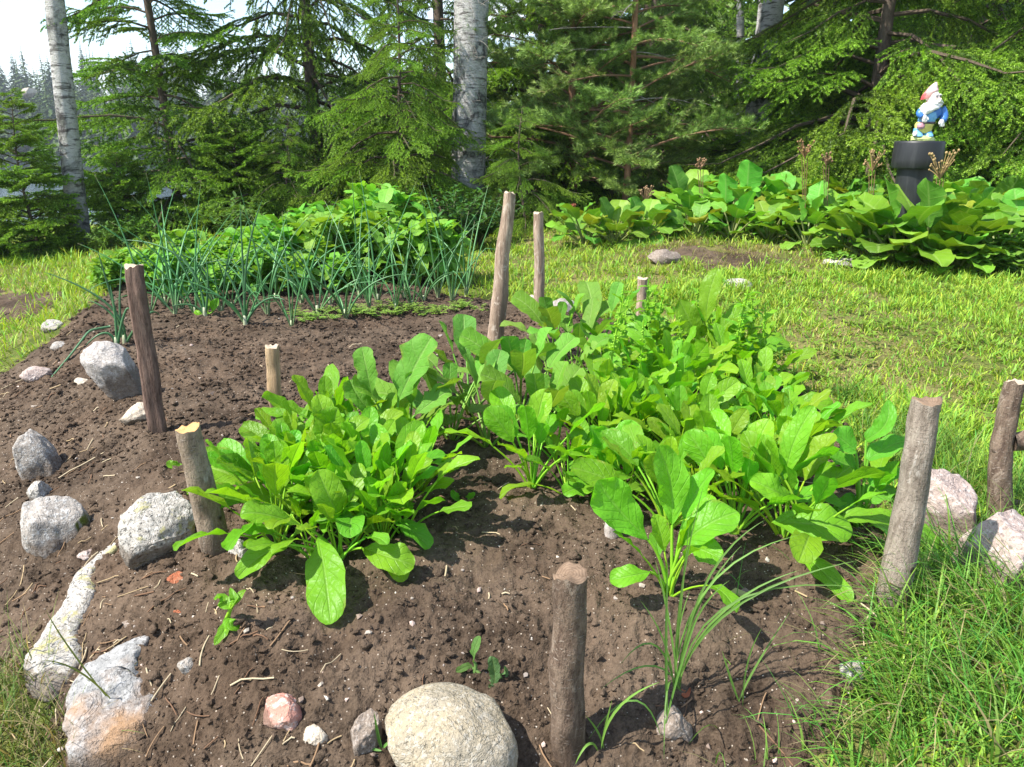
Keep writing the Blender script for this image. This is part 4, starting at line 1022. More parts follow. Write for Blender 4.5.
# ================================================================== BERGENIA BED, PIPE AND GNOME
def bergenia_mesh(seed, n=13, s=1.0):
    r = random.Random(seed); lm, sm = MB(), MB()
    for i in range(n):
        f = (i+.5)/n; az = i*2.4+r.uniform(-.4, .4); e0 = R(80-52*f+r.uniform(-6, 6)); Lp = s*(.12+.08*(1-f)*r.uniform(.6, 1.2)); p = arc((0.03*math.cos(az)*f, .03*math.sin(az)*f, 0), az, e0, -R(12), Lp, 6)
        if r.random() < .04: c = np.array([.30, .36, .035])*r.uniform(.7, 1.05)
        else: c = np.array([.15, .33, .038])*r.uniform(.7, 1.3)*np.array([r.uniform(.75, 1.25), 1, r.uniform(.6, 1.1)])
        tube(sm, p, .0055*s, 6, np.array([.22, .26, .08]), False)
        L = s*r.uniform(.135, .20); b = arc(p[-1], az, e0-R(r.uniform(0, 25)), -R(r.uniform(10, 75)), L, 10); leaf(lm, b, L*r.uniform(.78, .98), upn(b, az)+np.array([r.normalvariate(0, .2), r.normalvariate(0, .2), 0]), 'round', r.uniform(.05, .2), .07, 5, c, r, -.05, .02)
    return [('leaves', lm.mesh('leaves', M['bergenia'])), ('leaf_stalks', sm.mesh('leaf_stalks', M['stem']))]
BEV = [bergenia_mesh(500+k, [13, 15, 12, 14, 16][k], [1, 1.05, .95, 1.1, 1][k]) for k in range(5)]
GB = 'bergenia plants in the band beyond the lawn'
bpts = []
rb = random.Random(8)
front = [(588, 244), (620, 243), (650, 238), (690, 236), (730, 238), (770, 240), (810, 246), (850, 250), (890, 258), (930, 266), (960, 270), (1000, 258)]
for (px, py) in front:
    bpts.append((px+rb.uniform(-6, 6), py, rb.uniform(.82, 1.0)))
for px in range(696, 1060, 27): bpts.append((px+rb.uniform(-8, 8), 228+(px-700)*.06+rb.uniform(-3, 3), rb.uniform(1.0, 1.18)))
for px in range(690, 1070, 28): bpts.append((px+rb.uniform(-8, 8), 219+(px-700)*.05+rb.uniform(-2, 2), rb.uniform(1.18, 1.36)))
bpts += [(900, 222, 1.15), (928, 226, 1.2), (915, 238, 1.1)]
PIPE_Y = 4.75
for (px, py, s) in bpts:
    P = ground_at(px, py)
    if P[1] > 7.0: P = at_y(px, py, 6.6)
    if abs(P[0]-at_y(916, 170, PIPE_Y)[0]) < .17 and abs(P[1]-PIPE_Y) < .17: continue
    t = thing('bergenia_plant', 'bergenia plant with rounded leathery leaves in the dense band before the spruces', 'bergenia', (P[0], P[1], float(H(P[0], P[1]))-.01), rb.uniform(0, 6.28), GB, s)
    for nm, me in BEV[rb.randrange(5)]: inst(nm, me, t)
for dx, dy, sc_ in ((-.13, -.22, 1.4), (.03, -.25, 1.45), (.19, -.18, 1.35), (-.22, -.1, 1.3)):
    x = at_y(916, 170, PIPE_Y)[0]+dx; y = PIPE_Y+dy
    t = thing('bergenia_plant', 'bergenia plant with rounded leathery leaves in the dense band before the spruces', 'bergenia', (x, y, float(H(x, y))-.01), rb.uniform(0, 6.28), GB, sc_)
    for nm, me in BEV[rb.randrange(5)]: inst(nm, me, t)
# bergenia plants that carry a seed stalk
def berg_flower(base, top, w, col, label, y):
    T_ = at_y(top[0], top[1], y); B = at_y(base[0], base[1], y); B = np.array([B[0], y, float(H(B[0], y))-.01])
    t = thing('bergenia_plant', label, 'bergenia', B)
    for nm, me in BEV[rb.randrange(5)]: o = inst(nm, me, t, scale=.85)
    mb = MB(); r = random.Random(int(base[0])); top_ = T_-B; k = w*depth(T_)/F_/2
    cols = np.array(col)*np.array([.66, .72, .72])
    for q in range(3): tube(mb, bez((.010*q, 0, 0), top_*.5+np.array([.006*q, 0, 0]), top_-np.array([(q-1)*-.02, 0, k*1.2]), 8), .0026, 6, cols*.8, False)
    for i in range(26):
        a = r.uniform(0, 6.28); rr = k*math.sqrt(r.random()); e = top_+np.array([rr*math.cos(a), rr*.8*math.sin(a), r.uniform(-.7, .8)*k])
        p = bez(top_-np.array([0, 0, k*1.3]), top_*1.0+(e-top_)*.5-np.array([0, 0, k*.5]), e, 6); tube(mb, p, .0022, 4, cols, False)
        mb.add(V1*np.array([.0075, .0075, .009])*r.uniform(.7, 1.2)+e, None, F1, cols*r.uniform(.8, 1.3))
    m = NT('seed_head'); mm = M.get('seedhead') or m.end(m.pr(m.attr('col'), .8, None, .15)); M['seedhead'] = mm
    mb.build('seed_stalk', mm, t)
berg_flower((942, 200), (943, 160), 29, (.42, .27, .12), 'bergenia plant with a tall dry tan seed head just right of the black pipe', 4.45)
berg_flower((873, 200), (874, 158), 20, (.40, .25, .12), 'bergenia plant with a dry tan seed head just left of the black pipe', 4.9)
berg_flower((806, 200), (806, 146), 18, (.34, .18, .09), 'bergenia with the taller of two close brown seed heads left of the gnome', 5.4)
berg_flower((828, 205), (827, 157), 12, (.30, .17, .10), 'bergenia with the smaller, redder of two close seed heads left of the gnome', 5.4)
berg_flower((702, 205), (701, 163), 11, (.33, .18, .10), 'bergenia plant with a thin rusty red seed head at the middle of the band', 5.9)
berg_flower((646, 226), (646, 192), 16, (.34, .20, .11), 'bergenia plant with a rusty seed head towards the left end of the band', 6.0)
berg_flower((575, 240), (572, 208), 10, (.30, .09, .05), 'bergenia plant with a dark red stalk at the far left end of the band', 6.3)
# bright low plants at the right front of the band
GL = 'low strawberry plants at the right end'
def straw_mesh(seed):
    r = random.Random(seed); lm, sm = MB(), MB()
    for i in range(26):
        az = i*2.4; p = arc((0, 0, 0), az, R(r.uniform(25, 80)), -R(20), r.uniform(.09, .20), 6); tube(sm, p, .0016, 4, (.15, .25, .04), False); c = np.array([.145, .30, .038])*r.uniform(.8, 1.25)
        for sd in (-1, 0, 1):
            l = r.uniform(.045, .07); b = arc(p[-1], az+sd*1.2, R(r.uniform(-10, 30)), -R(30), l, 6); leaf(lm, b, l*.75, (0, 0, 1), 'ovate', .25, .06, 2, c, r)
    return [('leaves', lm.mesh('leaves', M['potato'])), ('leaf_stalks', sm.mesh('leaf_stalks', M['stem']))]
STV = [straw_mesh(600+k) for k in range(3)]
for k, (px, py, s) in enumerate([(975, 272, 1), (1002, 268, 1.1), (1028, 276, 1.1), (990, 258, 1.1), (1018, 252, 1.2), (1045, 262, 1.2), (838, 264, .5), (868, 270, .5)]):
    P = ground_at(px, py); t = thing('strawberry_plant', 'low bright green plant with three-part leaves before the bergenia band' if k < 6 else 'small bright green plant growing in the lawn before the bergenia leaves', 'plant', P, rb.uniform(0, 6), GL if k < 6 else 'small plants in the lawn', s)
    for nm, me in STV[k % 3]: inst(nm, me, t)
# shrub behind the potatoes
def shrub_mesh(seed, base, h=.5, n=26, Ll=.07):
    r = random.Random(seed); lm, sm = MB(), MB()
    for i in range(n):
        az = r.uniform(0, 6.28); p = arc((0, 0, 0), az, R(r.uniform(45, 88)), -R(r.uniform(5, 40)), h*r.uniform(.6, 1.05), 10); tube(sm, p, np.linspace(.005, .0018, 10), 5, (.12, .12, .05), False)
        for k in range(3, 10):
            for w in range(3):
                a = az+k*1.7+w*2.1+r.uniform(-.3, .3); l = Ll*r.uniform(.7, 1.25); b = arc(p[k], a, R(r.uniform(0, 55)), -R(r.uniform(10, 50)), l, 6); leaf(lm, b, l*.42, upn(b, a), 'lance', .25, .04, 2, np.array(base)*r.uniform(.75, 1.25), r)
    return [('leaves', lm.mesh('leaves', M['potato'])), ('stems', sm.mesh('stems', M['stem']))]
SHV = [shrub_mesh(650, (.06, .15, .035)), shrub_mesh(651, (.10, .21, .04), .45), shrub_mesh(652, (.10, .22, .03), .35, 20, .06)]
def shrub(px, py, y, v, s, label, group=None, name='shrub'):
    P = at_y(px, py, y); t = thing(name, label, 'shrub', (P[0], y, float(H(P[0], y))-.01), rb.uniform(0, 6), group, s)
    for nm, me in SHV[v]: inst(nm, me, t)
shrub(452, 260, 5.9, 0, 1.0, 'dark green shrub right of the potato plants, under the big birch')
shrub(478, 262, 6.2, 0, .95, 'smaller dark green shrub next to the tall weathered stake')
shrub(238, 250, 6.3, 1, .9, 'mid green shrub under the airy spruce, left of the tall onion leaves')
for px, s in ((4, .8), (38, .7), (108, .6), (142, .75), (70, .5), (124, .7)): shrub(px, 250, 6.3+.01*px % .5, 2, s, 'low green shrub at the lake side meadow between the left birch and the bed', 'low shrubs along the meadow edge')
# the black pipe
def lathe(mb, prof, k=48, col=(1, 1, 1)):
    prof = np.array(prof, float); th = np.arange(k)*2*PI/k; n = len(prof)
    v = np.stack([prof[:, 0, None]*np.cos(th), prof[:, 0, None]*np.sin(th), np.repeat(prof[:, 1, None], k, 1)], -1).reshape(-1, 3)
    i = np.arange(n-1)[:, None]*k; j = np.arange(k)[None]; j2 = (j+1) % k
    mb.add(v, np.stack([i+j, i+j2, i+k+j2, i+k+j], -1).reshape(-1, 4), None, col)
def mat_pipe():
    t = NT('black_plastic'); p = t.obj(); a = t.noise(9, 5, .65, p); s = t.noise(30, 4, .7, t.map(p, (1, 1, .12)))
    col = t.mix(t.math('MULTIPLY', t.ramp(s, [(.5, 0), (.75, 1)]), .35), (.016, .017, .019), (.085, .085, .085))
    return t.end(t.pr(col, t.n('MapRange', {0: a, 3: .35, 4: .6}).outputs[0], t.bump(s, .1, .003), .45))
M['pipe'] = mat_pipe()
cp = at_y(918, 154, PIPE_Y); kk = depth(cp)/F_
gz = float(H(cp[0], PIPE_Y)); cap_t = at_y(918, 141, PIPE_Y)[2]; cap_b = at_y(918, 168, PIPE_Y)[2]
pipe = thing('drain_pipe', 'black plastic drain pipe with a wide cap standing among the bergenia, gnome on top', 'pipe', (cp[0], PIPE_Y, gz-.05))
z0 = gz-.05; RC = 23.2*kk; RP = 17.0*kk
mb = MB(); lathe(mb, [(0.0, 0), (RP, 0), (RP, cap_b-z0+.03), (0, cap_b-z0+.03)]); mb.build('pipe_body', M['pipe'], pipe).data.set_sharp_from_angle(angle=R(40))
mb = MB(); h = cap_t-z0; b_ = cap_b-z0
lathe(mb, [(RP*1.01, b_+.012), (RC*.97, b_), (RC*1.0, b_+.006), (RC*1.005, b_+.05), (RC*.995, h-.012), (RC*.98, h-.004), (RC*.95, h), (RC*.5, h+.001), (0, h+.001)]); o = mb.build('pipe_cap', M['pipe'], pipe); o.data.set_sharp_from_angle(angle=R(40))

# the gnome: a figure about 36 cm tall, body facing the lawn, head turned to the right
def gp(px, py, dy=0.0):
    """a point of the figurine from its outline in the photo (metres, figurine frame)"""
    return np.array([(px-921-.12*(141-py))*kk, dy, (141-py)*kk*.915])
def paint(name, col, rough=.35, spec=.4, var=.3): return mat_flat(name, col, rough, spec, var, 90, .15)
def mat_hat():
    t = NT('red_to_pink_paint'); p = t.obj(); x = t.n('SeparateXYZ', {0: p}).outputs[0]
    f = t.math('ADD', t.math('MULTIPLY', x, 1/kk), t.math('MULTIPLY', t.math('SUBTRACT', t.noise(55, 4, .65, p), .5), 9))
    col = t.mix(t.n('MapRange', {0: f, 1: -5.0, 2: 1.0}).outputs[0], (.55, .085, .085), (.76, .50, .48))  # red on one side runs into pale pink on the other, border broken by noise
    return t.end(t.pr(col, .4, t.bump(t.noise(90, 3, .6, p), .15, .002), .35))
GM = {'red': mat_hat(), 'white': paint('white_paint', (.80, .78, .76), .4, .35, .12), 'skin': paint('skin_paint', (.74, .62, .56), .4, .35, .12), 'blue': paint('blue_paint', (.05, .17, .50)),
      'lightblue': paint('light_blue_paint', (.16, .40, .66)), 'yellow': paint('yellow_paint', (.66, .62, .17)), 'pink': paint('dull_pink_paint', (.46, .24, .28)), 'dark': paint('dark_paint', (.05, .04, .06)), 'lime': paint('pale_lime_paint', (.60, .68, .24))}
gn = thing('garden_gnome', 'painted garden gnome with red hat and white beard on the black pipe', 'garden gnome', (cp[0]+1.5*kk, PIPE_Y, cap_t+.001))
def loft(mb, rings, k=28, rough=.0, seed=0):
    """rings: (centre, rx, ry); resampled into a smooth closed form"""
    C = np.array([a for a, b, c in rings]); rx = np.array([b for a, b, c in rings]); ry = np.array([c for a, b, c in rings]); n0 = len(C)
    tt = np.linspace(0, n0-1, (n0-1)*6+1); ii = np.arange(n0)
    f = lambda q: np.interp(tt, ii, q)
    C = np.stack([f(C[:, 0]), f(C[:, 1]), f(C[:, 2])], 1); rx, ry = f(rx), f(ry)
    for _ in range(3):
        C[1:-1] = (C[:-2]+2*C[1:-1]+C[2:])/4; rx[1:-1] = (rx[:-2]+2*rx[1:-1]+rx[2:])/4; ry[1:-1] = (ry[:-2]+2*ry[1:-1]+ry[2:])/4
    th = np.arange(k)*2*PI/k; n = len(C)
    v = C[:, None]+np.stack([np.cos(th)[None]*rx[:, None], np.sin(th)[None]*ry[:, None], np.zeros((n, k))], -1); v = v.reshape(-1, 3)
    if rough: v[:, :2] += (v-np.repeat(C, k, 0))[:, :2]*(rough*fbm(v*60+seed, 3))[:, None]
    i = np.arange(n-1)[:, None]*k; j = np.arange(k)[None]; j2 = (j+1) % k
    q = np.stack([i+j, i+j2, i+k+j2, i+k+j], -1).reshape(-1, 4); jj = np.arange(k)
    v = np.concatenate([v, C[:1], C[-1:]]); tr = np.concatenate([np.stack([jj, np.full(k, n*k), (jj+1) % k], 1)[:, [0, 1, 2]], np.stack([(n-1)*k+jj, (n-1)*k+(jj+1) % k, np.full(k, n*k+1)], 1)])
    mb.add(v, q, tr)
u = kk
def part(nm, mat, rings, rough=.05, seed=0, parent=None, shear=0.0):
    mb = MB(); loft(mb, rings, 28, rough, seed)
    if shear:
        v = mb.v[0]; z0, z1 = rings[0][0][2], rings[-1][0][2]; v[:, 2] += shear*(v[:, 0]-rings[0][0][0])*(1-sstep(z0, z1, v[:, 2]))
    return mb.build(nm, GM[mat], parent or gn)
part('base', 'lime', [(gp(922, 141), 11*u, 9*u), (gp(922, 139.5), 11.5*u, 9*u), (gp(922, 136.5), 10.5*u, 8.5*u), (gp(922, 135.8), 8*u, 7*u)], .12)
for s, px in ((-1, 916), (1, 926)):
    part('boot', 'lightblue', [(gp(px, 136.5, -3*u), 4.6*u, 5.5*u), (gp(px, 134, -2*u), 4.4*u, 5*u), (gp(px+.5, 130.5), 3.6*u, 3.6*u), (gp(px+.7, 128), 3.4*u, 3.4*u)], .05)
part('boot_toe', 'white', [(gp(911.5, 136, -5*u), 1.6*u, 2.2*u), (gp(911.8, 133.5, -5*u), 2.2*u, 2.6*u), (gp(912.5, 131.5, -4*u), 1.2*u, 1.6*u)])
part('trousers', 'yellow', [(gp(922, 133), 6.5*u, 5*u), (gp(922.5, 129), 8*u, 6.5*u), (gp(923, 125), 8.5*u, 7*u), (gp(924, 121.5), 8*u, 6.5*u)], .08)
part('pouch', 'pink', [(gp(917.5, 129, -4*u), 2.5*u, 2.5*u), (gp(917.3, 127, -5*u), 3.8*u, 3.4*u), (gp(917.8, 124, -4.6*u), 3.6*u, 3*u), (gp(918.5, 122.4, -4*u), 2*u, 2*u)])
part('belt', 'dark', [(gp(924.5, 123.6), 8.8*u, 7.2*u), (gp(924.6, 122.6), 9.0*u, 7.4*u), (gp(924.9, 121.4), 8.6*u, 7*u)], .02)
part('waistcoat', 'lightblue', [(gp(925, 122), 8*u, 6.6*u), (gp(926, 118.5), 8.4*u, 7*u), (gp(927.5, 115), 8.6*u, 7*u), (gp(929, 112), 8.2*u, 6.6*u)], .06)
part('coat', 'blue', [(gp(928, 118, 1.2*u), 8.8*u, 6.4*u), (gp(929.5, 114.5, .8*u), 10.5*u, 7.2*u), (gp(930, 110.5, .6*u), 11*u, 7*u), (gp(930, 106), 8*u, 6*u), (gp(930, 103), 5*u, 4.5*u)], .05)
mb = MB(); tube(mb, bez(gp(939, 108, -.5*u), gp(944, 116, -2*u), gp(938.5, 120.5, -4.5*u), 14), np.linspace(4.2, 3.2, 14)*u, 16); mb.build('sleeve', GM['blue'], gn)
mb = MB(); tube(mb, bez(gp(920, 110, -2*u), gp(914, 113, -4*u), gp(918, 116.5, -6*u), 14), np.linspace(3.8, 2.8, 14)*u, 16); mb.build('sleeve', GM['blue'], gn)
def hand(px, py, dy, s):
    mb = MB(); loft(mb, [(gp(px, py+3.4, dy), 1.8*u, 1.5*u), (gp(px, py+1.4, dy), 2.7*u, 1.9*u), (gp(px, py-1, dy), 2.5*u, 1.9*u), (gp(px, py-2.6, dy), 1.6*u, 1.5*u)], 16)
    for q in range(4): tube(mb, bez(gp(px-1.9+q*1.2, py+2, dy-.6*u), gp(px-2+q*1.3, py+4.5+.3*(q % 3), dy-1.4*u), gp(px-1.8+q*1.2, py+5.3-.4*abs(q-1.5), dy-.2*u), 6), np.linspace(.72, .5, 6)*u, 8)
    tube(mb, bez(gp(px-s*2, py-.3, dy-.6*u), gp(px-s*3.4, py+1, dy-1.4*u), gp(px-s*3, py+2.8, dy-1.6*u), 6), np.linspace(.8, .55, 6)*u, 8)
    mb.build('hand', GM['white'], gn)
hand(937.6, 121.5, -5.2*u, 1); hand(919.5, 117, -7*u, -1)
hd = part('head', 'skin', [(gp(931, 104.5), 4*u, 4*u), (gp(931.2, 101.5), 6*u, 6*u), (gp(931.3, 97.5), 6.4*u, 6.4*u), (gp(931.3, 93.5), 5.8*u, 5.8*u), (gp(931.3, 90.5), 4*u, 4*u)], .02)
mb = MB(); mb.add(V4*np.array([1.7, 2.1, 1.6])*u+gp(934.6, 99.2, -6.2*u), None, F4); mb.build('nose', GM['skin'], hd)
for px in (931.6, 936.0):
    mb = MB(); mb.add(V4*np.array([1.15, .9, 1.0])*u+gp(px, 96.4, -5.6*u+(1.6*u if px > 934 else 0)), None, F4); mb.build('eye', GM['dark'], hd)
    mb = MB(); tube(mb, bez(gp(px-1.6, 94.6, -5.4*u+(1.6*u if px > 934 else 0)), gp(px, 93.2, -6.4*u+(1.6*u if px > 934 else 0)), gp(px+1.6, 94.8, -5.2*u+(1.6*u if px > 934 else 0)), 6), .6*u, 8); mb.build('eyebrow', GM['white'], hd)
mb = MB(); mb.add(V4*np.array([1.0, 1.4, 1.6])*u+gp(925, 97.5, .5*u), None, F4); mb.build('ear', GM['skin'], hd)
part('beard', 'white', [(gp(920.5, 114, -6.5*u), 2.6*u, 1.8*u), (gp(922, 111.5, -6*u), 5.4*u, 3*u), (gp(925.5, 108, -4.8*u), 9*u, 4.6*u), (gp(928.6, 104.4, -3*u), 9.8*u, 5.8*u), (gp(930, 102.6, -2.2*u), 8.0*u, 5.8*u), (gp(931.5, 101.6, -1.5*u), 5.6*u, 5*u)], .22, 3)
mb = MB()
for s in (-1, 1): tube(mb, bez(gp(934.2, 100.9, -7*u), gp(934+s*2.6, 100.6, -6.8*u), gp(934+s*4.4, 102.8, -5*u), 8), np.linspace(1.2, .7, 8)*u, 10)
mb.build('moustache', GM['white'], gn)
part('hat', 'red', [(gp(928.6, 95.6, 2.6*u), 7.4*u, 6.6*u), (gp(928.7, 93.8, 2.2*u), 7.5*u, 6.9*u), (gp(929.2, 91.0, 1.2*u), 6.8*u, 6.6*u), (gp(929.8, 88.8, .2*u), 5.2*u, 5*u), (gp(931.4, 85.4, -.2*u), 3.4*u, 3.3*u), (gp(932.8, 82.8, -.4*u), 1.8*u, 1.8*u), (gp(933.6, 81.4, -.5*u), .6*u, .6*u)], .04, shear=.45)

# ================================================================== TREES
def needles(mb, A, B, C0, dens, ln, wd, fwd, r, upbias=.3, col0=(.05, .1, .02), col1=(.15, .28, .04), tip=0.35, vcol=.2):
    """needles on straight twig pieces A->B (n,3); C0 (n,) marks how young the outer part is"""
    L = np.linalg.norm(B-A, axis=1); cnt = np.maximum(1, r.poisson(L*dens)); idx = np.repeat(np.arange(len(A)), cnt); n = len(idx)
    t = r.uniform(0, 1, n); P = A[idx]+(B-A)[idx]*t[:, None]; T = norm(B-A)[idx]
    d = r.normal(size=(n, 3)); d[:, 2] += upbias; d -= (d*T).sum(1)[:, None]*T; d = norm(d)
    D = norm(d*(1-fwd)+T*fwd)*(ln*r.uniform(.75, 1.2, n))[:, None]
    s = norm(np.cross(D, r.normal(size=(n, 3))))*(wd/2)*r.uniform(.7, 1.3, (n, 1))
    v = np.stack([P-s, P+s, P+D], 1).reshape(-1, 3); f = np.arange(n*3).reshape(-1, 3)
    y = np.clip(C0[idx]*(t*.8+.2) > r.uniform(0, 1, n)*.9, 0, 1)[:, None]
    c = (np.array(col0)*(1-y)+np.array(col1)*y)*(1+r.normal(0, vcol, (n, 1)))
    mb.add(v, None, f, np.repeat(c.clip(.004, .6), 3, 0))
def spruce_branch(seed, L, droop=1.0, up=.35, bright=1.0, dens=260, col0=(.042, .085, .020), col1=(.15, .26, .045), tipf=.8, seclen=.40, nl_=.017, nw_=.0062, gap=.045, tgap=.035, tl=.11, tfrac=.42):
    r = np.random.default_rng(seed); n = max(8, int(L/gap)); s = np.linspace(0, 1, n)
    e = R(12)-droop*R(42)*np.sin(np.clip(s*1.15, 0, 1)*PI*.75)+up*R(60)*sstep(.55, 1, s)
    side = np.cumsum(r.normal(0, .02, n))
    d = np.stack([np.cos(e)*np.cos(side), np.cos(e)*np.sin(side), np.sin(e)], 1)*(L/(n-1)); P = np.concatenate([[np.zeros(3)], np.cumsum(d[:-1], 0)])
    A, B, C = [], [], []
    wood = MB(); tube(wood, P[::2], np.linspace(.011*L+.002, .002, len(P[::2])), 5, (.10, .075, .055), False)
    for i in range(2, n):
        A.append(P[i-1]); B.append(P[i]); C.append(.2+.8*(s[i] > .8))
        for sg in (-1, 1):
            if s[i] < .10 or r.random() < .10: continue
            l = L*seclen*(1-s[i])**.75*r.uniform(.55, 1.1)+.05; k = max(3, int(l/tgap)); a0 = side[i]+sg*R(r.uniform(48, 66))
            q = arc(P[i], a0, e[i]*.5-R(r.uniform(0, 12)), -R(droop*r.uniform(15, 60)), l, k, -sg*.35)
            for j in range(1, k):
                f = j/(k-1); A.append(q[j-1]); B.append(q[j]); C.append(tipf*(f > .55))
                if j > 0 and l > .09:
                    l3 = min(tl, l*tfrac)*(1.1-.75*f)*r.uniform(.6, 1.25)+.02
                    for s3 in (-1, 1):
                        if r.random() < .12: continue
                        a3 = a0-sg*.35*f+s3*R(r.uniform(36, 48)); ee = -R((20+26*f+r.uniform(-8, 8))*droop); m = q[j]+np.array([math.cos(ee)*math.cos(a3), math.cos(ee)*math.sin(a3), math.sin(ee)])*l3
                        A.append(q[j]); B.append(m); C.append(tipf)
    A, B, C = np.array(A), np.array(B), np.array(C)
    tw = MB(); nb = MB(); needles(nb, A, B, C, dens, nl_, nw_, .45, r, .25, np.array(col0)*bright, np.array(col1)*bright)
    # fine twigs: one thin triangle each, kept in the wood mesh
    sd = norm(np.cross(B-A, r.normal(size=A.shape)))*.0013
    wood.add(np.stack([A-sd, A+sd, B], 1).reshape(-1, 3), None, np.arange(len(A)*3).reshape(-1, 3), (.11, .08, .05))
    me = nb.mesh('needles', M['needle'], False)
    # wood and needles in one branch mesh: two materials
    return nb, wood
def two(nb, wood, name, m1, m2):
    """merge needles and wood into one branch mesh with two materials"""
    k1 = sum(len(x) for x in nb.f3)+sum(len(x) for x in nb.f4); n4 = sum(len(x) for x in wood.f4); n3a = sum(len(x) for x in nb.f3)
    all_ = MB()
    all_.v = nb.v+wood.v; all_.c = nb.c+wood.c; all_.uv = nb.uv+wood.uv; all_.n = nb.n+wood.n
    all_.f4 = list(nb.f4)+[f+nb.n for f in wood.f4]; all_.f3 = list(nb.f3)+[f+nb.n for f in wood.f3]
    me = all_.mesh(name, m1, False); me.materials.append(m2)
    a4 = sum(len(x) for x in nb.f4)
    mi = np.concatenate([np.zeros(a4), np.ones(n4), np.zeros(n3a), np.ones(sum(len(x) for x in wood.f3))]).astype(np.int32)
    me.polygons.foreach_set('material_index', mi); return me
mt = NT('twig_wood'); M['twig'] = mt.end(mt.pr(mt.attr('col'), .9, None, .1))
def SB(seed, L, **kw):
    nb, w = spruce_branch(seed, L, **kw); return two(nb, w, 'branch', M['needle'], M['twig'])
BR = {
    'airy': [SB(700+k, [1.0, 1.15, .9, 1.05][k], droop=.7, up=.3, dens=850, seclen=.46, gap=.085, tgap=.046, tl=.15, tfrac=.62, col0=(.085, .165, .026), col1=(.25, .43, .05)) for k in range(4)],
    'lush': [SB(710+k, [1.3, 1.5, 1.15, 1.4][k], droop=1.0, up=.4, dens=900, seclen=.42, gap=.125, tgap=.052, tl=.20, tfrac=.62, tipf=.95, col0=(.095, .175, .026), col1=(.28, .46, .05)) for k in range(4)],
    'dark': [SB(720+k, [1.4, 1.25, 1.5, 1.15][k], droop=1.25, up=.3, dens=850, seclen=.42, gap=.125, tgap=.052, tl=.20, tfrac=.62, tipf=.8, col0=(.085, .155, .028), col1=(.25, .41, .05)) for k in range(4)],
    'young': [SB(730+k, [.34, .42, .30][k], droop=.25, up=.35, dens=1000, seclen=.66, gap=.042, tgap=.03, tl=.08, nl_=.014, nw_=.005, col0=(.11, .20, .025), col1=(.28, .46, .05)) for k in range(3)],
}
for v in BR.values():
    for me in v: me.name = 'branch'
def trunk_mesh(Hh, r0, r1, bend=(0, 0), seed=0, k=18, n=50, jit=.06, flare=.25):
    s = np.linspace(0, 1, n); C = np.stack([bend[0]*s+.03*np.sin(s*5+seed), bend[1]*s, s*Hh], 1); rad = r0+(r1-r0)*s+r0*flare*np.exp(-s*Hh/.22)
    mb = MB(); tube(mb, C, rad, k, (1, 1, 1), True, jitter=jit, seed=seed); return mb, C
def conifer(name, label, px, y, Hh, r0, spread, kind, seed, zlo=.15, nb=96, bark='barkdark', lean=(0, 0), cat='tree', group=None, asym=0.0, low=.55, ref=None, front=1.0, ex=1.25):
    r = random.Random(seed); x = at_y(px, 140, y)[0]; base = np.array([x, y, float(H(x, y))-.03])
    t = thing(name, label, cat, base, 0, group); mb, C = trunk_mesh(Hh*(.93 if Hh < 3 else 1), r0, .012 if Hh > 3 else .003, lean, seed); mb.build('trunk', M[bark], t)
    L0 = ref or {'airy': 1.02, 'lush': 1.34, 'dark': 1.32, 'young': .35}[kind]
    zs = []
    for i in range(nb):
        f = i/(nb-1); zs.append(zlo+(Hh*.97-zlo)*(f**ex))        # more branches low, where the photo shows the tree
    for i, z in enumerate(zs):
        f = z/Hh; c = np.array([np.interp(z, C[:, 2], C[:, k]) for k in range(3)])
        az = i*2.39996+r.uniform(-.4, .4)
        if front < 1 and z < 2.5 and math.sin(az) < -.45 and r.random() > front: continue
        Ls = spread*((1-f)**.8)*(.62+.38*min(1, z/(low+.01)))*r.uniform(.75, 1.15)+.05
        o = inst('branch', r.choice(BR[kind]), t, c, (r.uniform(-.4, .4), r.uniform(-.26, .36)-.22*f, az+r.uniform(-.3, .3)), Ls/L0)
    return t
conifer('spruce_tree', 'airy mid green spruce between the white birch and the dark spruce, lake glinting through', 168, 7.7, 6.2, .042, 1.22, 'airy', 1, .12, 100, lean=(-.12, 0), ex=1.75, low=.3)
conifer('spruce_tree', 'small bright young spruce at the far left edge, lower than the birch beside it', 17, 6.6, 1.42, .014, .50, 'young', 2, .04, 84)
conifer('spruce_tree', 'large dark spruce with drooping boughs left of the thick birch', 318, 8.4, 6.4, .075, 2.0, 'dark', 3, .25, 100, ex=1.6)
conifer('spruce_tree', 'leafy green spruce close to the ground in front of the thick birch, left side', 400, 7.0, 2.5, .03, 1.15, 'lush', 4, .10, 90)
conifer('spruce_tree', 'low young spruce at the right foot of the thick birch', 522, 6.9, 1.15, .014, .75, 'lush', 14, .05, 46)
conifer('spruce_tree', 'tall spruce in the gloom just right of the thick birch', 540, 8.6, 5.6, .06, 1.7, 'lush', 5, .35, 100, ex=1.5)
conifer('spruce_tree', 'great bright green spruce with sweeping boughs behind the gnome', 868, 7.5, 6.0, .07, 2.2, 'lush', 6, .45, 100, ex=1.6, low=.3)
conifer('spruce_tree', 'bright spruce at the right edge of the picture beyond the bergenia band', 1050, 6.7, 5.2, .06, 1.8, 'lush', 7, .2, 100, ex=1.6, low=.3)
conifer('spruce_tree', 'yellow-green spruce left of the gnome tree, before the dark birch', 822, 9.0, 5.6, .06, 1.6, 'lush', 8, .3, 96, ex=1.5)
conifer('spruce_tree', 'dark spruce deep in the wood behind the pine', 650, 11.2, 7, .10, 2.2, 'dark', 9, .2, 96)
conifer('spruce_tree', 'dark spruce deep in the wood behind the gnome', 960, 10.2, 7, .10, 2.3, 'dark', 10, .2, 96)
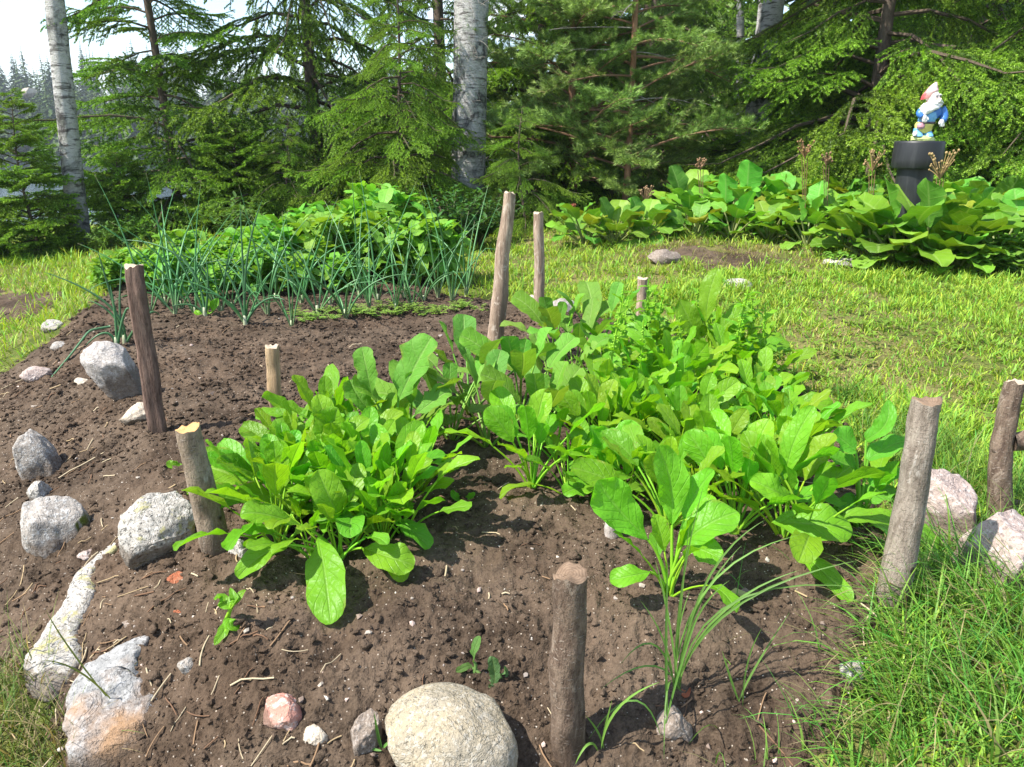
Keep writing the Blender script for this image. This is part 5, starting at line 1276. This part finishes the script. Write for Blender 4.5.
conifer('spruce_tree', 'dark spruce deep in the wood between thick birch and pine', 585, 12.5, 7, .10, 2.2, 'dark', 12, .2, 96)
conifer('spruce_tree', 'dark spruce standing behind the thick birch, left of it', 440, 10.6, 7, .10, 2.1, 'dark', 13, .2, 96)
conifer('spruce_tree', 'low bright young spruce between the white birch and the airy spruce', 116, 7.2, .85, .010, .5, 'young', 51, .04, 70, ref=.35)
conifer('spruce_tree', 'bushy low spruce under the boughs right of the airy spruce', 236, 7.3, 1.05, .012, .6, 'young', 52, .04, 90, ref=.35)
conifer('spruce_tree', 'bushy low spruce behind the tallest part of the potato bush', 286, 7.2, 1.1, .012, .7, 'lush', 53, .05, 60)
# pine
def pine_branch(seed, L):
    r = np.random.default_rng(seed); wood, nbm = MB(), MB(); p = arc((0, 0, 0), 0, R(20), -R(25), L, 14, .2); tube(wood, p, np.linspace(.010*L+.003, .003, 14), 5, (.20, .12, .075), False)
    A, B, C = [], [], []
    for i in range(4, 14):
        for sg in (-1, 1):
            l = .34*L*(1.15-i/14)*r.uniform(.6, 1.1)+.08; q = arc(p[i], sg*R(r.uniform(35, 60)), R(r.uniform(-5, 25)), R(r.uniform(-10, 35)), l, 8, -sg*.3); tube(wood, q, .0025, 4, (.2, .13, .08), False)
            for j in range(3, 8):
                A.append(q[j-1]); B.append(q[j]); C.append(.5)
                if r.random() < .55:
                    s3 = r.choice([-1, 1]); m = q[j]+np.array([math.cos(sg*.7+s3*.9), math.sin(sg*.7+s3*.9), r.uniform(-.2, .6)])*r.uniform(.05, .12); A.append(q[j]); B.append(m); C.append(.8)
    A.append(p[-3]); B.append(p[-1]); C.append(.8)
    needles(nbm, np.array(A), np.array(B), np.array(C), 620, .050, .0042, .55, r, .2, (.15, .245, .060), (.27, .40, .085), .3, .22)
    return two(nbm, wood, 'branch', M['pine'], M['twig'])
BR['pine'] = [pine_branch(760+k, [1.0, 1.2, .85][k]) for k in range(3)]
for me in BR['pine']: me.name = 'branch'
pine = conifer('pine_tree', 'slim pine with a reddish trunk and soft blue-green needles right of the middle', 625, 7.4, 5.0, .031, 1.2, 'pine', 20, .35, 99, 'barkpine', (.10, 0), ref=1.0, front=.12)
mb = MB(); r_ = random.Random(4)
for k in range(16):
    z = r_.uniform(.5, 2.6); az = r_.uniform(2.6, 6.8); p = arc((.03, 0, z), az, R(r_.uniform(-15, 20)), -R(r_.uniform(5, 40)), r_.uniform(.25, .8), 9); tube(mb, p, np.linspace(.007, .0015, 9), 5)
    for j in (4, 6, 7): tube(mb, arc(p[j], az+r_.uniform(-1, 1), r_.uniform(-.4, .4), -.4, r_.uniform(.08, .25), 5), .0016, 4)
mb.build('dead_twigs', M['twigbark'], pine)
conifer('pine_tree', 'second soft-needled pine just behind the reddish trunk, to its left', 572, 7.9, 4.4, .04, 1.2, 'pine', 21, .3, 92, 'barkpine', (0, 0), ref=1.0)

# birches
def leafy_branch(seed, L, n=420, base=(.10, .21, .03), ll=.05):
    r = random.Random(seed); lm, w = MB(), MB(); p = arc((0, 0, 0), 0, R(40), -R(70), L, 14); tube(w, p, np.linspace(.014*L+.002, .002, 14), 5, (.12, .09, .07), False); tw = []
    for i in range(3, 14):
        for q in range(3):
            a = r.uniform(-1.6, 1.6); t_ = arc(p[i], a, R(r.uniform(-10, 50)), -R(r.uniform(40, 110)), L*.42*r.uniform(.4, 1), 9); tube(w, t_, .0022, 4, (.12, .09, .07), False); tw.append(t_)
    for k in range(n):
        t_ = r.choice(tw); q = t_[r.randrange(2, 9)]+np.array([r.normalvariate(0, .03) for _ in range(3)]); l = ll*r.uniform(.7, 1.2); a = r.uniform(0, 6.28)
        b = arc(q, a, R(r.uniform(-60, 30)), -.3, l, 3); leaf(lm, b, l*.72, upn(b, a), 'ovate', .1, 0, 1, np.array(base)*r.uniform(.75, 1.3), r)
    return two(lm, w, 'branch', M['broad'], M['twig'])
BR['leafy'] = [leafy_branch(780+k, [1.2, 1.5, 1.0][k]) for k in range(3)]
BR['bush'] = [leafy_branch(790+k, [.9, 1.1, .8][k], 520, (.15, .29, .035), .042) for k in range(3)]
for kk_ in ('leafy', 'bush'):
    for me in BR[kk_]: me.name = 'branch'
def broad_tree(name, label, basep, toppx, Hh, r0, r1, bark, seed, nbr, zlo, blen, kind='leafy', group=None, y=7, flare=.25):
    B = at_y(basep[0], basep[1], y); base = np.array([B[0], y, float(H(B[0], y))-.04]); T_ = at_y(toppx[0], toppx[1], y)
    k = (T_[0]-base[0])/max(.2, (T_[2]-base[2])); t = thing(name, label, 'tree', base, 0, group)
    mb, C = trunk_mesh(Hh, r0, r1, (k*Hh, 0), seed, 22, 70, .05, flare); mb.build('trunk', M[bark], t); r = random.Random(seed)
    for i in range(nbr):
        f = i/max(1, nbr-1); z = zlo+(Hh*.98-zlo)*f; c = np.array([np.interp(z, C[:, 2], C[:, q]) for q in range(3)])
        inst('branch', r.choice(BR[kind]), t, c, (0, -.3*f, i*2.4+r.uniform(-.5, .5)), blen*(1.1-.6*f)*r.uniform(.8, 1.2))
    return t
broad_tree('birch_tree', 'slender white birch trunk leaning left by the lake at the left side', (81, 243), (52, 0), 9.5, .084, .045, 'birch', 31, 12, 6.2, .8, y=6.9, flare=.35)
bb = broad_tree('birch_tree', 'thickest birch, rough white trunk with dark shaggy right side, left of the middle', (465, 240), (468, 0), 11, .160, .09, 'birchbig', 32, 14, 7.0, 1.0, y=7.3, flare=.1)
mb = MB(); r_ = random.Random(9)
for k in range(60):
    z = r_.uniform(.6, 2.3); az = r_.uniform(-1.2, .35); p = arc((.165*math.cos(az), .165*math.sin(az), z), az, R(r_.uniform(-40, 50)), -R(r_.uniform(20, 90)), r_.uniform(.06, .24), 7); tube(mb, p, .0018, 4)
mb.build('dead_twigs', M['twigbark'], bb)
broad_tree('birch_tree', 'very thin white birch stem right of the pine', (735, 200), (740, 0), 7, .045, .025, 'birch', 33, 14, 3.6, .9, y=9.2, flare=.1)
broad_tree('birch_tree', 'dark-barked birch trunk with white scars behind the yellow-green spruce', (748, 190), (768, 40), 9, .14, .07, 'birchdark', 34, 20, 5.0, 1.2, y=8.6, flare=.15)
for k, (px, y, h) in enumerate([(668, 12.5, 3.4), (705, 14.5, 4.2), (640, 15, 4.4), (735, 16, 4.8)]):
    broad_tree('birch_sapling', ['bright leafy sapling seen in the gap right of the pine, nearest of its group', 'bright leafy sapling deeper in the gap, behind the nearest one', 'leafy sapling glowing behind the pine trunk', 'tall leafy sapling behind the very thin birch stem'][k], (px, 150), (px+2, 0), h, .03, .01, 'birchdark', 40+k, 34, .5, 1.0, 'bush', y=y)
# further wood behind, on the right: one mass
mb_objs = []
def far_conifer(mb, x, y, z, h, rw, r, tint=1.0):
    tube(mb, [(x, y, z), (x, y, z+h*.97)], [h*.014, .02], 5, (.9, .7, .6), False)
    nl = int(24+h)
    A = []
    for i in range(nl):
        f = i/nl; zz = z+h*(.06+.92*f); w = rw*(1-f)**.85*r.uniform(.7, 1.15)+.06
        m = 7
        for q in range(m):
            a = q*2*PI/m+r.uniform(0, 1); l = w*r.uniform(.6, 1.2); dz = -l*r.uniform(.25, .6); s = l*.16
            e = np.array([math.cos(a), math.sin(a), 0]); n = np.array([-e[1], e[0], 0]); p = np.array([x, y, zz])
            A.append([p, p+e*l*.62+n*s*1.4+np.array([0, 0, dz*.5]), p+e*l+np.array([0, 0, dz])]); A.append([p, p+e*l+np.array([0, 0, dz]), p+e*l*.62-n*s*1.4+np.array([0, 0, dz*.55])])
    A = np.array(A).reshape(-1, 3); mb.add(A, None, np.arange(len(A)).reshape(-1, 3), np.array([1, 1, 1])*tint*r.uniform(.8, 1.2))
mb = MB(); rf = random.Random(77)
for k in range(760):
    y = rf.uniform(119, 172) if k > 260 else rf.uniform(118, 126); x = rf.uniform(-150, 40); far_conifer(mb, x, y, float(H(x, y))-.5, rf.uniform(7, 13.5), rf.uniform(1.9, 3.2), rf)
tag(mb.build('far_forest', M['far'], smooth=False), kind='stuff')
mb = MB()
for k in range(80):
    y = rf.uniform(15, 34); x = rf.uniform(1.5, 26)*y/20
    if x < (y-8)*.12+1.6: continue
    far_conifer(mb, x, y, float(H(x, y))-.1, rf.uniform(6, 10), rf.uniform(1.4, 2.3), rf, 1.2)
tag(mb.build('deep_forest', M['far'], smooth=False), kind='stuff')
# bare rock slope on the far shore
mb = MB(); mb.add(rock_verts(90, (1.3, 1.0, .8), 8, .06), None, F4); o = mb.build('rock_outcrop', SM['cream']); o.location = at_y(30, 93, 123); tag(o, 'bare tan rock face among trees on the far shore of the lake', 'rock')

# the damp air over the lake
hz = NT('haze_air'); pv = hz.n('VolumePrincipled', {'Color': (.80, .88, .95, 1), 'Density': .0008, 'Anisotropy': .3}); hz.t.links.new(pv.outputs[0], hz.out.inputs['Volume'])
x0, x1, y0, y1, z0_, z1_ = -760., 760., -260., 960., -8., 34.
mb = MB(); mb.add([(x, y, z) for x in (x0, x1) for y in (y0, y1) for z in (z0_, z1_)], [(0, 1, 3, 2), (4, 6, 7, 5), (0, 4, 5, 1), (2, 3, 7, 6), (0, 2, 6, 4), (1, 5, 7, 3)])
tag(mb.build('haze', hz.m, smooth=False), kind='stuff')
# ================================================================== LIGHT, SKY, CAMERA
w = bpy.data.worlds.new('World'); sc.world = w; w.use_nodes = True; nt = w.node_tree; nt.nodes.clear()
out = nt.nodes.new('ShaderNodeOutputWorld'); bg = nt.nodes.new('ShaderNodeBackground'); sky = nt.nodes.new('ShaderNodeTexSky')
sky.sky_type = 'NISHITA'; sky.sun_disc = False; sky.sun_elevation = SUN_EL; sky.sun_rotation = SUN_AZ; sky.air_density = 1.0; sky.dust_density = .5
tc = nt.nodes.new('ShaderNodeTexCoord'); mp = nt.nodes.new('ShaderNodeMapping'); mp.inputs['Scale'].default_value = (1, 1, 3.2); no = nt.nodes.new('ShaderNodeTexNoise'); no.inputs['Scale'].default_value = 3.2; no.inputs['Detail'].default_value = 7; no.inputs['Roughness'].default_value = .55
cr = nt.nodes.new('ShaderNodeValToRGB'); cr.color_ramp.elements[0].position = .50; cr.color_ramp.elements[1].position = .70
mx = nt.nodes.new('ShaderNodeMix'); mx.data_type = 'RGBA'; mx.inputs[7].default_value = (6.0, 6.3, 6.8, 1)
nt.links.new(tc.outputs['Generated'], mp.inputs[0]); nt.links.new(mp.outputs[0], no.inputs['Vector']); nt.links.new(no.outputs[0], cr.inputs[0]); nt.links.new(cr.outputs[0], mx.inputs[0]); nt.links.new(sky.outputs[0], mx.inputs[6]); nt.links.new(mx.outputs[2], bg.inputs[0])
bg.inputs[1].default_value = .14; nt.links.new(bg.outputs[0], out.inputs[0])
sl = bpy.data.lights.new('sun', 'SUN'); sl.energy = 4.6; sl.angle = R(.53); sl.color = (1, .955, .87); so = bpy.data.objects.new('sun', sl); COL.objects.link(so)
so.rotation_euler = Vector(TOSUN).to_track_quat('Z', 'Y').to_euler(); so.location = (-6, 0, 9)
cam = bpy.data.cameras.new('camera'); co = bpy.data.objects.new('camera', cam); COL.objects.link(co); co.location = CAM; co.rotation_euler = (PI/2-PITCH, 0, 0)
cam.sensor_width = 36; cam.lens = 36*F_/W_; cam.clip_start = .02; cam.clip_end = 3000; sc.camera = co
cam.dof.use_dof = True; cam.dof.focus_distance = 2.1; cam.dof.aperture_fstop = 22.0
sc.view_settings.view_transform = 'Standard'; sc.view_settings.look = 'None'; sc.view_settings.exposure = 1.15; sc.view_settings.gamma = 1
sc.render.engine = 'CYCLES'; sc.cycles.max_bounces = 8; sc.cycles.diffuse_bounces = 4; sc.cycles.glossy_bounces = 2; sc.cycles.transmission_bounces = 5; sc.cycles.use_denoising = True; sc.cycles.caustics_reflective = False; sc.cycles.caustics_refractive = False
